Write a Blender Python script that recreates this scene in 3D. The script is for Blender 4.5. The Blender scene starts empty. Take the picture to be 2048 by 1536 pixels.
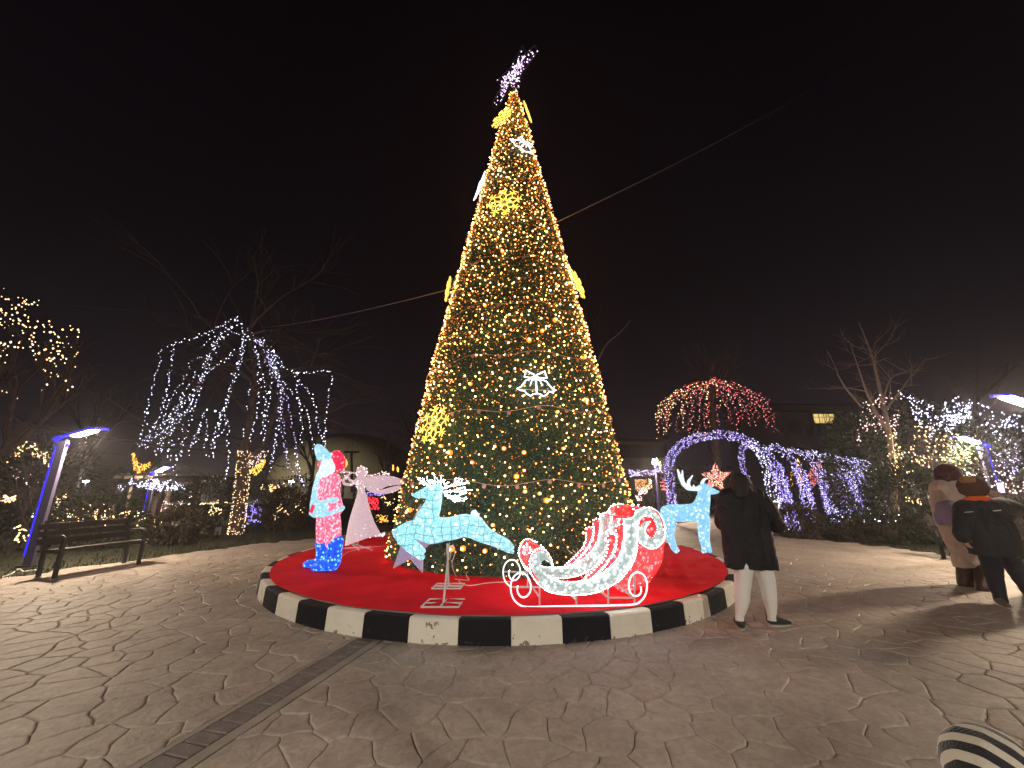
import bpy, bmesh, math, random
import numpy as np
from mathutils import Vector, noise, Matrix
random.seed(7)
R = random.Random(11)

# ------------------------------------------------------------------ camera, world, exposure
SC = bpy.context.scene
COL = SC.collection
F = 785.0; PITCH = math.atan(0.26); CP, SP = math.cos(PITCH), math.sin(PITCH); EYE = 1.5
cam_d = bpy.data.cameras.new('camera'); cam = bpy.data.objects.new('camera', cam_d); COL.objects.link(cam)
cam.location = (0, 0, EYE); cam.rotation_euler = (math.pi/2 + PITCH, 0, 0)
cam_d.sensor_width = 36; cam_d.lens = F/2048*36; cam_d.clip_end = 2000; cam_d.clip_start = 0.05
SC.camera = cam
SC.render.engine = 'CYCLES'
SC.view_settings.view_transform = 'Standard'; SC.view_settings.look = 'None'
SC.view_settings.exposure = 0.5; SC.view_settings.gamma = 1.0
SC.cycles.use_denoising = True
SC.cycles.max_bounces = 5; SC.cycles.diffuse_bounces = 3; SC.cycles.glossy_bounces = 2
SC.cycles.transmission_bounces = 2; SC.cycles.volume_bounces = 0
SC.cycles.sample_clamp_indirect = 2.0; SC.cycles.sample_clamp_direct = 0
SC.cycles.use_light_tree = True
SC.cycles.caustics_reflective = False; SC.cycles.caustics_refractive = False

w = bpy.data.worlds.new('World'); SC.world = w; w.use_nodes = True
nt = w.node_tree; bg = nt.nodes['Background']
tc = nt.nodes.new('ShaderNodeTexCoord'); sx = nt.nodes.new('ShaderNodeSeparateXYZ'); cr = nt.nodes.new('ShaderNodeValToRGB')
nt.links.new(tc.outputs['Generated'], sx.inputs[0]); nt.links.new(sx.outputs['Z'], cr.inputs[0]); nt.links.new(cr.outputs[0], bg.inputs[0])
e = cr.color_ramp.elements
e[0].position = 0.0; e[0].color = (0.0105, 0.0078, 0.0112, 1)
e[1].position = 0.85; e[1].color = (0.0005, 0.0003, 0.0009, 1)
k = e.new(0.16); k.color = (0.0052, 0.0038, 0.0058, 1)
k = e.new(0.42); k.color = (0.0016, 0.0011, 0.0021, 1)
bg.inputs[1].default_value = 1.0
HAZE_DENSITY = 0.0028
LAMP_POWER = 950.0

# ------------------------------------------------------------------ projection helpers (target pixels of the 2048 frame -> places in the park)
def ray(px, py):
    dx, dy = px-1024.0, py-768.0
    return dx, F*CP+dy*SP, F*SP-dy*CP
def at(px, py, d):
    a, b, c = ray(px, py); s = d/b
    return Vector((a*s, d, EYE+c*s))
def gnd(px, py, z=0.0):
    a, b, c = ray(px, py); s = (z-EYE)/c
    return Vector((a*s, b*s, z))
def mpp(py, d): return d/(F*CP+(py-768.0)*SP)
def crop(x0, y0, s): return lambda u, v: (x0+u/s, y0+v/s)

# ------------------------------------------------------------------ object helpers
def link(o, parent=None):
    COL.objects.link(o)
    if parent is not None:
        o.parent = parent
        o.matrix_parent_inverse = Matrix.Translation(-Vector(parent.location)) if parent.get('_w') else Matrix.Identity(4)
    return o
def tag(o, label=None, cat=None, group=None, kind=None):
    if label: o['label'] = label
    if cat: o['category'] = cat
    if group: o['group'] = group
    if kind: o['kind'] = kind
    return o
def thing(name, loc, label, cat, group=None):
    """Empty at the base; children are given in WORLD coordinates (parent inverse keeps them there)."""
    o = bpy.data.objects.new(name, None); o.location = loc; o.empty_display_size = 0.2; o['_w'] = 1
    COL.objects.link(o); tag(o, label, cat, group); return o
def mesh_obj(name, verts, faces, mat, parent=None, smooth=False, kind=None):
    me = bpy.data.meshes.new(name)
    me.from_pydata([tuple(v) for v in verts], [], faces); 
    if mat is not None: me.materials.append(mat)
    if smooth: me.polygons.foreach_set('use_smooth', [True]*len(me.polygons))
    me.update()
    o = bpy.data.objects.new(name, me); link(o, parent)
    if kind: o['kind'] = kind
    return o
def np_mesh(name, V, Fc, mat, parent=None, kind=None, smooth=False):
    """V (n,3) array, Fc (m,k) int array of equal-size faces."""
    me = bpy.data.meshes.new(name); n, (m, kk) = len(V), Fc.shape
    me.vertices.add(n); me.vertices.foreach_set('co', V.astype(np.float32).ravel())
    me.loops.add(m*kk); me.loops.foreach_set('vertex_index', Fc.astype(np.int32).ravel())
    me.polygons.add(m); me.polygons.foreach_set('loop_start', np.arange(0, m*kk, kk, dtype=np.int32))
    if smooth: me.polygons.foreach_set('use_smooth', np.ones(m, dtype=bool))
    me.materials.append(mat); me.update(calc_edges=True)
    o = bpy.data.objects.new(name, me); link(o, parent)
    if kind: o['kind'] = kind
    return o
class MB:
    def __init__(s): s.v = []; s.f = []
    def add(s, vs, fs):
        n = len(s.v); s.v += [tuple(x) for x in vs]; s.f += [tuple(i+n for i in f) for f in fs]
    def box(s, c, size, rz=0.0, mat=None):
        hx, hy, hz = size[0]/2, size[1]/2, size[2]/2
        vs = [Vector((x, y, z)) for x in (-hx, hx) for y in (-hy, hy) for z in (-hz, hz)]
        M = mat if mat is not None else Matrix.Rotation(rz, 3, 'Z')
        vs = [M@q+Vector(c) for q in vs]
        s.add(vs, [(0,1,3,2),(4,6,7,5),(0,4,5,1),(2,3,7,6),(0,2,6,4),(1,5,7,3)])
    def bar(s, a, b, w, h=None, up=Vector((0,0,1))):
        a, b = Vector(a), Vector(b); h = h or w; d = (b-a); L = d.length; d.normalize()
        if abs(d.dot(up)) > .98: up = Vector((0,1,0))
        x = d.cross(up).normalized(); z = x.cross(d)
        vs = [p+x*sx_*w/2+z*sz_*h/2 for p in (a, b) for sx_, sz_ in ((-1,-1),(1,-1),(1,1),(-1,1))]
        s.add(vs, [(0,1,2,3),(7,6,5,4),(0,4,5,1),(1,5,6,2),(2,6,7,3),(3,7,4,0)])
    def tube(s, pts, r, n=6, cap=True):
        pts = [Vector(p) for p in pts]; rs = r if isinstance(r, (list, tuple)) else [r]*len(pts)
        vs = []; prev = None
        for i, p in enumerate(pts):
            d = (pts[min(i+1, len(pts)-1)]-pts[max(i-1, 0)])
            if d.length < 1e-9: d = Vector((0,0,1))
            d.normalize()
            if prev is None:
                up = Vector((0,0,1)) if abs(d.z) < .9 else Vector((1,0,0)); x = d.cross(up).normalized()
            else:
                x = (prev-d*prev.dot(d));
                if x.length < 1e-6: x = d.orthogonal()
                x.normalize()
            prev = x; y = d.cross(x)
            for j in range(n):
                a = 2*math.pi*j/n; vs.append(p+(x*math.cos(a)+y*math.sin(a))*rs[i])
        fs = [(i*n+j, i*n+(j+1)%n, (i+1)*n+(j+1)%n, (i+1)*n+j) for i in range(len(pts)-1) for j in range(n)]
        if cap: fs += [tuple(range(n-1, -1, -1)), tuple((len(pts)-1)*n+j for j in range(n))]
        s.add(vs, fs)
    def extrude(s, poly, vec):
        poly = [Vector(p) for p in poly]; vec = Vector(vec); n = len(poly)
        s.add(poly+[p+vec for p in poly], [tuple(range(n)), tuple(range(2*n-1, n-1, -1))]+[(i, i+n, (i+1)%n+n, (i+1)%n) for i in range(n)])
    def sheet(s, prof, vec, th=0.0, seg=1):
        """ribbon: profile polyline swept along vec"""
        prof = [Vector(p) for p in prof]; vec = Vector(vec); n = len(prof)
        vs = [p+vec*(k/seg) for k in range(seg+1) for p in prof]
        s.add(vs, [(k*n+i, k*n+i+1, (k+1)*n+i+1, (k+1)*n+i) for k in range(seg) for i in range(n-1)])
    def build(s, name, mat, parent=None, smooth=False, kind=None):
        return mesh_obj(name, s.v, s.f, mat, parent, smooth, kind)
def smooth_path(pts, n=6, closed=False):
    pts = [Vector(p) for p in pts]; out = []; m = len(pts)
    for i in range(m if closed else m-1):
        if closed: p0, p1, p2, p3 = pts[i-1], pts[i], pts[(i+1)%m], pts[(i+2)%m]
        else: p0, p1, p2, p3 = pts[max(i-1,0)], pts[i], pts[i+1], pts[min(i+2, m-1)]
        for j in range(n):
            t = j/n; out.append(0.5*((2*p1)+(-p0+p2)*t+(2*p0-5*p1+4*p2-p3)*t*t+(-p0+3*p1-3*p2+p3)*t**3))
    if not closed: out.append(pts[-1])
    return out
def resample(pts, step):
    pts = [Vector(p) for p in pts]; out = [pts[0]]; acc = 0.0
    for a, b in zip(pts, pts[1:]):
        L = (b-a).length; 
        if L < 1e-9: continue
        t = step-acc
        while t <= L: out.append(a+(b-a)*(t/L)); t += step
        acc = L-(t-step)
    return out

# bulbs: small octahedra / icosahedra joined into one mesh
OCT = np.array([(1,0,0),(-1,0,0),(0,1,0),(0,-1,0),(0,0,1),(0,0,-1)], float)
OCF = np.array([(0,2,4),(2,1,4),(1,3,4),(3,0,4),(2,0,5),(1,2,5),(3,1,5),(0,3,5)])
_p = (1+5**.5)/2
ICO = np.array([(-1,_p,0),(1,_p,0),(-1,-_p,0),(1,-_p,0),(0,-1,_p),(0,1,_p),(0,-1,-_p),(0,1,-_p),(_p,0,-1),(_p,0,1),(-_p,0,-1),(-_p,0,1)])/math.hypot(1,_p)
ICF = np.array([(0,11,5),(0,5,1),(0,1,7),(0,7,10),(0,10,11),(1,5,9),(5,11,4),(11,10,2),(10,7,6),(7,1,8),(3,9,4),(3,4,2),(3,2,6),(3,6,8),(3,8,9),(4,9,5),(2,4,11),(6,2,10),(8,6,7),(9,8,1)])
def bulbs(name, pts, r, mat, parent=None, var=0.35, kind='stuff', ico=False, seed=1):
    rg = np.random.RandomState(seed); P = np.array([tuple(p) for p in pts], float)
    B, Fx = (ICO, ICF) if ico else (OCT, OCF)
    rr = r*(1+var*(rg.rand(len(P))*2-1))
    V = (P[:,None,:]+B[None]*rr[:,None,None]).reshape(-1,3)
    Fc = (np.arange(len(P))[:,None,None]*len(B)+Fx[None]).reshape(-1,3)
    return np_mesh(name, V, Fc, mat, parent, kind)
def leaves(name, C, size, mat, parent=None, seed=1, aspect=0.5, kind='stuff', dirs=None):
    """one small pointed quad at each centre"""
    rg = np.random.RandomState(seed); n = len(C)
    a = rg.normal(size=(n,3)) if dirs is None else dirs+rg.normal(size=(n,3))*.45
    a /= np.linalg.norm(a, axis=1)[:,None]
    b = np.cross(a, rg.normal(size=(n,3))); b /= np.linalg.norm(b, axis=1)[:,None]
    s_ = size*(.6+.8*rg.rand(n))[:,None]
    V = np.stack([C, C+a*s_*.5+b*s_*aspect*.5, C+a*s_, C+a*s_*.5-b*s_*aspect*.5], 1).reshape(-1,3)
    return np_mesh(name, V, np.arange(4*n).reshape(n,4), mat, parent, kind)

_bm = bmesh.new(); bmesh.ops.create_icosphere(_bm, subdivisions=2, radius=1.0)
SPV = [v.co.copy() for v in _bm.verts]; SPF = [tuple(v.index for v in f.verts) for f in _bm.faces]; _bm.free()
def blob_mesh(chains, voxel, smooth=4, cut=None, fold=0.0, fscale=9.0):
    """chains of (x,y,z,r[,flatY]) nodes -> one continuous closed skin"""
    mb = MB()
    for ch in chains:
        for i, nd_ in enumerate(ch):
            c = Vector(nd_[:3]); r = nd_[3]
            mb.add([c+v*r for v in SPV], SPF)
            if i+1 < len(ch):
                c2 = Vector(ch[i+1][:3]); 
                if (c2-c).length > 1e-4: mb.tube([c, c2], [r, ch[i+1][3]], n=16)
    me = bpy.data.meshes.new('t'); me.from_pydata(mb.v, [], mb.f); me.update()
    o = bpy.data.objects.new('t', me); COL.objects.link(o)
    m = o.modifiers.new('r', 'REMESH'); m.mode = 'VOXEL'; m.voxel_size = voxel
    if smooth: s = o.modifiers.new('s', 'SMOOTH'); s.factor = .5; s.iterations = smooth
    dg = bpy.context.evaluated_depsgraph_get(); dg.update()
    new = bpy.data.meshes.new_from_object(o.evaluated_get(dg))
    bpy.data.objects.remove(o); bpy.data.meshes.remove(me)
    b = bmesh.new(); b.from_mesh(new)
    for pl in (cut or []):
        co, no = pl
        g = bmesh.ops.bisect_plane(b, geom=b.verts[:]+b.edges[:]+b.faces[:], plane_co=co, plane_no=no, clear_outer=True)
        ed = [q for q in g['geom_cut'] if isinstance(q, bmesh.types.BMEdge)]
        try: bmesh.ops.triangle_fill(b, use_beauty=True, edges=ed)
        except Exception: pass
    if fold:
        b.normal_update()
        for v in b.verts:
            q = noise.noise(Vector((v.co.x*fscale, v.co.y*fscale, v.co.z*fscale*.45)))+.5*noise.noise(v.co*fscale*2.3)
            v.co += v.normal*q*fold
    b.to_mesh(new); b.free()
    new.polygons.foreach_set('use_smooth', [True]*len(new.polygons)); new.update()
    return new
def blob(name, chains, voxel, mat, parent=None, **kw):
    me = blob_mesh(chains, voxel, **kw); me.name = name; me.materials.clear(); me.materials.append(mat)
    o = bpy.data.objects.new(name, me); return link(o, parent)
def scatter_on(me, n, seed=1, off=0.0):
    """n random points on a mesh's surface"""
    rg = np.random.RandomState(seed); me.calc_loop_triangles()
    nt_ = len(me.loop_triangles); T = np.empty(nt_*3, np.int32); me.loop_triangles.foreach_get('vertices', T); T = T.reshape(-1,3)
    V = np.empty(len(me.vertices)*3, np.float32); me.vertices.foreach_get('co', V); V = V.reshape(-1,3)
    a, b, c = V[T[:,0]], V[T[:,1]], V[T[:,2]]; nr = np.cross(b-a, c-a); ar = np.linalg.norm(nr, axis=1); 
    i = rg.choice(nt_, n, p=ar/ar.sum()); u = rg.rand(n,2); fl = u.sum(1) > 1; u[fl] = 1-u[fl]
    nn = nr[i]/(ar[i][:,None]+1e-12)
    return a[i]+(b[i]-a[i])*u[:,:1]+(c[i]-a[i])*u[:,1:]+nn*off, nn

# ------------------------------------------------------------------ materials
def mat(name, col=(.5,.5,.5), rough=.7, metal=0.0, bump=0.0, bscale=40.0, var=0.0, vscale=3.0, col2=None, spec=.5, sheen=0.0):
    m = bpy.data.materials.new(name); m.use_nodes = True; n = m.node_tree; b = n.nodes['Principled BSDF']
    b.inputs['Base Color'].default_value = (*col, 1); b.inputs['Roughness'].default_value = rough; b.inputs['Metallic'].default_value = metal
    b.inputs['Specular IOR Level'].default_value = spec
    if sheen: b.inputs['Sheen Weight'].default_value = sheen
    g = n.nodes.new('ShaderNodeNewGeometry')
    if var or col2:
        t = n.nodes.new('ShaderNodeTexNoise'); t.inputs['Scale'].default_value = vscale; t.inputs['Detail'].default_value = 5
        r = n.nodes.new('ShaderNodeValToRGB'); n.links.new(g.outputs['Position'], t.inputs['Vector']); n.links.new(t.outputs[0], r.inputs[0])
        c2 = col2 or tuple(x*(1-var) for x in col)
        r.color_ramp.elements[0].position = .35; r.color_ramp.elements[1].position = .65
        r.color_ramp.elements[0].color = (*c2, 1); r.color_ramp.elements[1].color = (*col, 1); n.links.new(r.outputs[0], b.inputs['Base Color'])
    if bump:
        t = n.nodes.new('ShaderNodeTexNoise'); t.inputs['Scale'].default_value = bscale; t.inputs['Detail'].default_value = 4
        bp = n.nodes.new('ShaderNodeBump'); bp.inputs['Strength'].default_value = bump; bp.inputs['Distance'].default_value = .02
        n.links.new(g.outputs['Position'], t.inputs['Vector']); n.links.new(t.outputs[0], bp.inputs['Height']); n.links.new(bp.outputs[0], b.inputs['Normal'])
    return m
def emit(name, col, strength, sample='AUTO'):
    m = bpy.data.materials.new(name); m.use_nodes = True; n = m.node_tree; b = n.nodes['Principled BSDF']
    b.inputs['Base Color'].default_value = (*[min(.6, c*.5) for c in col], 1); b.inputs['Emission Color'].default_value = (*col, 1); b.inputs['Emission Strength'].default_value = strength
    m.cycles.emission_sampling = sample
    return m
def glow(name, lo, hi, spot, scale=60.0, strength=1.0, spots=14.0, spot_r=.18, stretch=(1,1,1), lines=None, base=.35):
    """lit acrylic thread skin: mottled light with brighter dots where the lamps sit behind it"""
    m = bpy.data.materials.new(name); m.use_nodes = True; n = m.node_tree; b = n.nodes['Principled BSDF']; L = n.links.new
    b.inputs['Base Color'].default_value = (*[c*base for c in hi], 1); b.inputs['Roughness'].default_value = .45
    g = n.nodes.new('ShaderNodeNewGeometry'); mp = n.nodes.new('ShaderNodeMapping'); mp.inputs['Scale'].default_value = stretch; L(g.outputs['Position'], mp.inputs[0])
    t = n.nodes.new('ShaderNodeTexNoise'); t.inputs['Scale'].default_value = scale; t.inputs['Detail'].default_value = 3; t.inputs['Distortion'].default_value = 1.2; L(mp.outputs[0], t.inputs['Vector'])
    r = n.nodes.new('ShaderNodeValToRGB'); L(t.outputs[0], r.inputs[0]); r.color_ramp.elements[0].position = .38; r.color_ramp.elements[1].position = .62
    r.color_ramp.elements[0].color = (*lo, 1); r.color_ramp.elements[1].color = (*hi, 1)
    v = n.nodes.new('ShaderNodeTexVoronoi'); v.inputs['Scale'].default_value = spots; L(g.outputs['Position'], v.inputs['Vector'])
    mr = n.nodes.new('ShaderNodeMapRange'); mr.inputs[1].default_value = spot_r*2; mr.inputs[2].default_value = spot_r*.3; L(v.outputs['Distance'], mr.inputs[0])
    mx = n.nodes.new('ShaderNodeMix'); mx.data_type = 'RGBA'; L(mr.outputs[0], mx.inputs[0]); L(r.outputs[0], mx.inputs[6]); mx.inputs[7].default_value = (*spot, 1)
    out = mx.outputs[2]
    if lines:
        axes, period, width, lc = lines
        sep = n.nodes.new('ShaderNodeSeparateXYZ'); 
        wn = n.nodes.new('ShaderNodeTexNoise'); wn.inputs['Scale'].default_value = 2.2; L(g.outputs['Position'], wn.inputs['Vector'])
        ad = n.nodes.new('ShaderNodeVectorMath'); ad.operation = 'MULTIPLY_ADD'; L(wn.outputs['Color'], ad.inputs[0]); ad.inputs[1].default_value = (.25,.25,.25); L(g.outputs['Position'], ad.inputs[2])
        L(ad.outputs[0], sep.inputs[0])
        for ax in axes:
            md = n.nodes.new('ShaderNodeMath'); md.operation = 'PINGPONG'; md.inputs[1].default_value = period/2; L(sep.outputs[ax], md.inputs[0])
            lt = n.nodes.new('ShaderNodeMath'); lt.operation = 'LESS_THAN'; lt.inputs[1].default_value = width/2; L(md.outputs[0], lt.inputs[0])
            m2 = n.nodes.new('ShaderNodeMix'); m2.data_type = 'RGBA'; L(lt.outputs[0], m2.inputs[0]); L(out, m2.inputs[6]); m2.inputs[7].default_value = (*lc, 1); out = m2.outputs[2]
    L(out, b.inputs['Emission Color']); b.inputs['Emission Strength'].default_value = strength
    bp = n.nodes.new('ShaderNodeBump'); bp.inputs['Strength'].default_value = .5; bp.inputs['Distance'].default_value = .02; L(t.outputs[0], bp.inputs['Height']); L(bp.outputs[0], b.inputs['Normal'])
    return m
def stone_mat(name, c1, c2, groove=None):
    m = bpy.data.materials.new(name); m.use_nodes = True; n = m.node_tree; b = n.nodes['Principled BSDF']; L = n.links.new
    g = n.nodes.new('ShaderNodeNewGeometry')
    a = n.nodes.new('ShaderNodeTexNoise'); a.inputs['Scale'].default_value = 1.3; a.inputs['Detail'].default_value = 8; a.inputs['Roughness'].default_value = .65; L(g.outputs['Position'], a.inputs['Vector'])
    r = n.nodes.new('ShaderNodeValToRGB'); r.color_ramp.elements[0].position = .3; r.color_ramp.elements[1].position = .7; r.color_ramp.elements[0].color = (*c1, 1); r.color_ramp.elements[1].color = (*c2, 1); L(a.outputs[0], r.inputs[0])
    f = n.nodes.new('ShaderNodeTexNoise'); f.inputs['Scale'].default_value = 14; f.inputs['Detail'].default_value = 7; f.inputs['Roughness'].default_value = .7; f.inputs['Distortion'].default_value = 1.0; L(g.outputs['Position'], f.inputs['Vector'])
    mu = n.nodes.new('ShaderNodeMix'); mu.data_type = 'RGBA'; mu.blend_type = 'MULTIPLY'; mu.inputs[0].default_value = .55
    r2 = n.nodes.new('ShaderNodeValToRGB'); r2.color_ramp.elements[0].position = .33; r2.color_ramp.elements[1].position = .6; r2.color_ramp.elements[0].color = (.45,.42,.4,1); r2.color_ramp.elements[1].color = (1.0,1,1,1); L(f.outputs[0], r2.inputs[0])
    L(r.outputs[0], mu.inputs[6]); L(r2.outputs[0], mu.inputs[7]); L(mu.outputs[2], b.inputs['Base Color'])
    b.inputs['Roughness'].default_value = .62; b.inputs['Specular IOR Level'].default_value = .35
    sp = n.nodes.new('ShaderNodeTexNoise'); sp.inputs['Scale'].default_value = 11; sp.inputs['Detail'].default_value = 9; sp.inputs['Distortion'].default_value = 1.6; L(g.outputs['Position'], sp.inputs['Vector'])
    bp = n.nodes.new('ShaderNodeBump'); bp.inputs['Strength'].default_value = .55; bp.inputs['Distance'].default_value = .012; L(sp.outputs[0], bp.inputs['Height']); L(bp.outputs[0], b.inputs['Normal'])
    return m

M = {}
M['stone'] = stone_mat('stamped_concrete', (.30,.255,.225), (.49,.425,.38))
M['joint'] = mat('joint_dark', (.05,.04,.033), .9, bump=.3)
M['soil'] = mat('soil_grass', (.035,.032,.018), .95, bump=.8, bscale=25, col2=(.018,.024,.010), vscale=1.2)
M['paver'] = mat('drain_brick', (.19,.155,.15), .7, bump=.4, bscale=60, var=.35, vscale=9)
M['margin'] = mat('smooth_concrete', (.32,.285,.25), .7, bump=.25, bscale=50, var=.25, vscale=4)
def kerb_mat(name, col, chip):
    m = mat(name, col, .8, bump=.25, bscale=30, spec=.25); n = m.node_tree; b = n.nodes['Principled BSDF']; L = n.links.new
    g = n.nodes.new('ShaderNodeNewGeometry'); s = n.nodes.new('ShaderNodeSeparateXYZ'); L(g.outputs['Position'], s.inputs[0])
    t = n.nodes.new('ShaderNodeTexNoise'); t.inputs['Scale'].default_value = 16; t.inputs['Detail'].default_value = 6; L(g.outputs['Position'], t.inputs['Vector'])
    # chipped paint along the foot: height above ground against noise
    mr = n.nodes.new('ShaderNodeMapRange'); mr.inputs[1].default_value = .0; mr.inputs[2].default_value = .12; mr.inputs[3].default_value = .59; mr.inputs[4].default_value = .73; L(s.outputs['Z'], mr.inputs[0])
    gt = n.nodes.new('ShaderNodeMath'); gt.operation = 'GREATER_THAN'; L(t.outputs[0], gt.inputs[0]); L(mr.outputs[0], gt.inputs[1])
    mx = n.nodes.new('ShaderNodeMix'); mx.data_type = 'RGBA'; mx.inputs[7].default_value = (*chip, 1); L(gt.outputs[0], mx.inputs[0])
    t2 = n.nodes.new('ShaderNodeTexNoise'); t2.inputs['Scale'].default_value = 5; t2.inputs['Detail'].default_value = 8; L(g.outputs['Position'], t2.inputs['Vector'])
    r = n.nodes.new('ShaderNodeValToRGB'); r.color_ramp.elements[0].position = .3; r.color_ramp.elements[1].position = .6; r.color_ramp.elements[0].color = (*[c*.92 for c in col], 1); r.color_ramp.elements[1].color = (*col, 1)
    L(t2.outputs[0], r.inputs[0]); L(r.outputs[0], mx.inputs[6]); L(mx.outputs[2], b.inputs['Base Color']); return m
M['kerb_white'] = kerb_mat('kerb_white_paint', (.80,.765,.68), (.25,.22,.18))
M['kerb_black'] = kerb_mat('kerb_black_paint', (.008,.008,.012), (.05,.046,.042))
M['concrete'] = mat('concrete', (.3,.28,.25), .85, bump=.3, var=.2)
M['carpet'] = mat('red_carpet', (.92,.016,.034), .95, bump=.35, bscale=220, col2=(.74,.010,.022), vscale=2.0, spec=.08)
M['tinsel_core'] = mat('tree_netting', (.03,.07,.045), .9, bump=.6, bscale=30)
M['tinsel'] = mat('tree_tinsel', (.16,.35,.24), .5, var=.6, vscale=9)
M['white_metal'] = mat('white_painted_steel', (.7,.7,.7), .4)
M['dark_metal'] = mat('dark_painted_steel', (.03,.03,.035), .45, metal=.3)
M['grey_metal'] = mat('grey_painted_steel', (.28,.27,.33), .5)
M['wood_dark'] = mat('dark_stained_wood', (.025,.016,.012), .55, bump=.3, bscale=30, var=.4, vscale=12)
M['bark'] = mat('bark', (.12,.09,.07), .9, bump=.6, bscale=40, var=.4, vscale=8)
M['twig'] = mat('pale_twig', (.50,.40,.33), .85, var=.3, vscale=6)
M['cable'] = mat('white_cable', (.75,.72,.7), .5)
M['wire'] = mat('steel_wire', (.6,.48,.42), .5)
M['leaf'] = mat('shrub_leaf', (.028,.042,.013), .6, var=.5, vscale=5)
M['leaf_dry'] = mat('dry_leaf', (.07,.052,.028), .7, var=.5, vscale=5)
M['conifer'] = mat('conifer_needles', (.035,.065,.028), .6, var=.5, vscale=4)
M['grass'] = mat('grass_blades', (.05,.06,.02), .8, var=.5, vscale=2)
M['bulb_tree'] = emit('warm_bulb', (1,.41,.11), 13)
M['bulb_amber'] = emit('amber_bulb', (1,.38,.085), 3.2)
M['bulb_dim'] = emit('dim_orange_bulb', (1,.26,.03), 1.6, 'NONE')
M['bulb_big'] = emit('orange_flash_bulb', (1,.23,.018), 1.7)
M['warm'] = emit('warm_white_bulb', (1,.62,.28), 3.2, 'NONE')
M['gold'] = emit('gold_bulb', (1,.42,.06), 2.6, 'NONE')
M['white'] = emit('cold_white_bulb', (.74,.73,1), 4.0, 'NONE')
M['white_hot'] = emit('bright_cold_bulb', (.85,.9,1), 9.0, 'NONE')
M['lilac'] = emit('lilac_bulb', (.66,.56,1), 2.2, 'NONE')
M['violet'] = emit('violet_bulb', (.34,.26,1), 1.8, 'NONE')
M['pinkb'] = emit('pink_bulb', (1,.27,.28), 1.5, 'NONE')
M['rose'] = emit('rose_white_bulb', (1,.66,.62), 2.4, 'NONE')
M['redb'] = emit('red_bulb', (1,.03,.05), 1.8, 'NONE')
M['rope_gold'] = emit('gold_neon_rope', (1,.66,.09), 2.0)
M['rope_white'] = emit('white_neon_rope', (.82,.86,1), 2.6)
M['rope_sleigh'] = emit('sleigh_rope', (.9,.94,1), 1.1)
M['led_white'] = emit('sleigh_led', (.88,.97,1), 52.0)
M['led_pinkwhite'] = emit('star_led', (.9,.62,1), 2.6, 'NONE')
M['lamp'] = emit('lamp_panel', (1,.79,.56), LAMP_POWER)
M['lamp_rear_assumed'] = emit('assumed_rear_lamp_panel', (1,.87,.71), 1800)  # stronger panel for the assumed, unseen lamps added behind the camera
M['lamp_far'] = emit('far_lamp_panel', (1,.85,.62), 120)
M['lamp_cold'] = emit('far_cold_lamp', (.8,.95,1), 60)
M['led_blue'] = emit('blue_led_strip', (.015,.012,1), 1.6)
# ------------------------------------------------------------------ setting: ground, plaza with stamped flagstones
PC = Vector((-0.2, 8.43, 0)); PR = 4.10; PH = 0.22       # platform
TC = Vector((0.05, 8.55, 0.23))                          # tree axis
def big_ground():
    m = MB(); n = 60
    rings = [0, 6, 12, 20, 40, 90, 300, 900]
    V = [(0,8,-.05)]; Fc = []
    for r in rings[1:]:
        for j in range(n):
            a = 2*math.pi*j/n; V.append((r*math.cos(a), 8+r*math.sin(a), -.05 + (.03*noise.noise(Vector((r*math.cos(a)*.3, r*math.sin(a)*.3, 0))) if 12 < r < 80 else 0)))
    for j in range(n): Fc.append((0, 1+j, 1+(j+1)%n))
    for k_ in range(len(rings)-2):
        for j in range(n):
            a, b = 1+k_*n+j, 1+k_*n+(j+1)%n; Fc.append((a, a+n, b+n, b))
    o = mesh_obj('ground', V, Fc, M['soil'], kind='structure'); return o
big_ground()
plaza_pts = [(-7.0,-5),(-8.6,0),(-8.75,4),(-8.5,7.0),(-7.9,8.9),(-6.9,11),(-5.9,12.4),(-3.5,14.6),(0,15.8),(4.2,15.6),(6.6,14.9),(8.2,12.8),(9.35,11.2),(9.75,9.2),(9.9,6.5),(9.8,3),(9,-1),(7,-5)]
PL = [Vector((p.x, p.y)) for p in smooth_path([(x, y, 0) for x, y in plaza_pts], 5, closed=True)]
def inside(poly, x, y):
    c = False; n = len(poly)
    for i in range(n):
        a, b = poly[i], poly[i-1]
        if (a[1] > y) != (b[1] > y) and x < (b[0]-a[0])*(y-a[1])/(b[1]-a[1])+a[0]: c = not c
    return c
pm = MB(); pm.add([(p.x, p.y, -.014) for p in PL], [tuple(range(len(PL)))])
plaza = pm.build('plaza', M['joint'], kind='structure')
# footpath leaving the plaza towards the arch
fp = MB(); fpp = [(5.2,15.0),(8.1,13.0),(9.6,15.2),(11.5,18),(16,24),(12,26),(8.6,19),(6.2,16.6)]
fp.add([(x, y, -.022) for x, y in fpp], [tuple(range(len(fpp)))]); fp.build('footpath', M['stone'], kind='structure')

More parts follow.
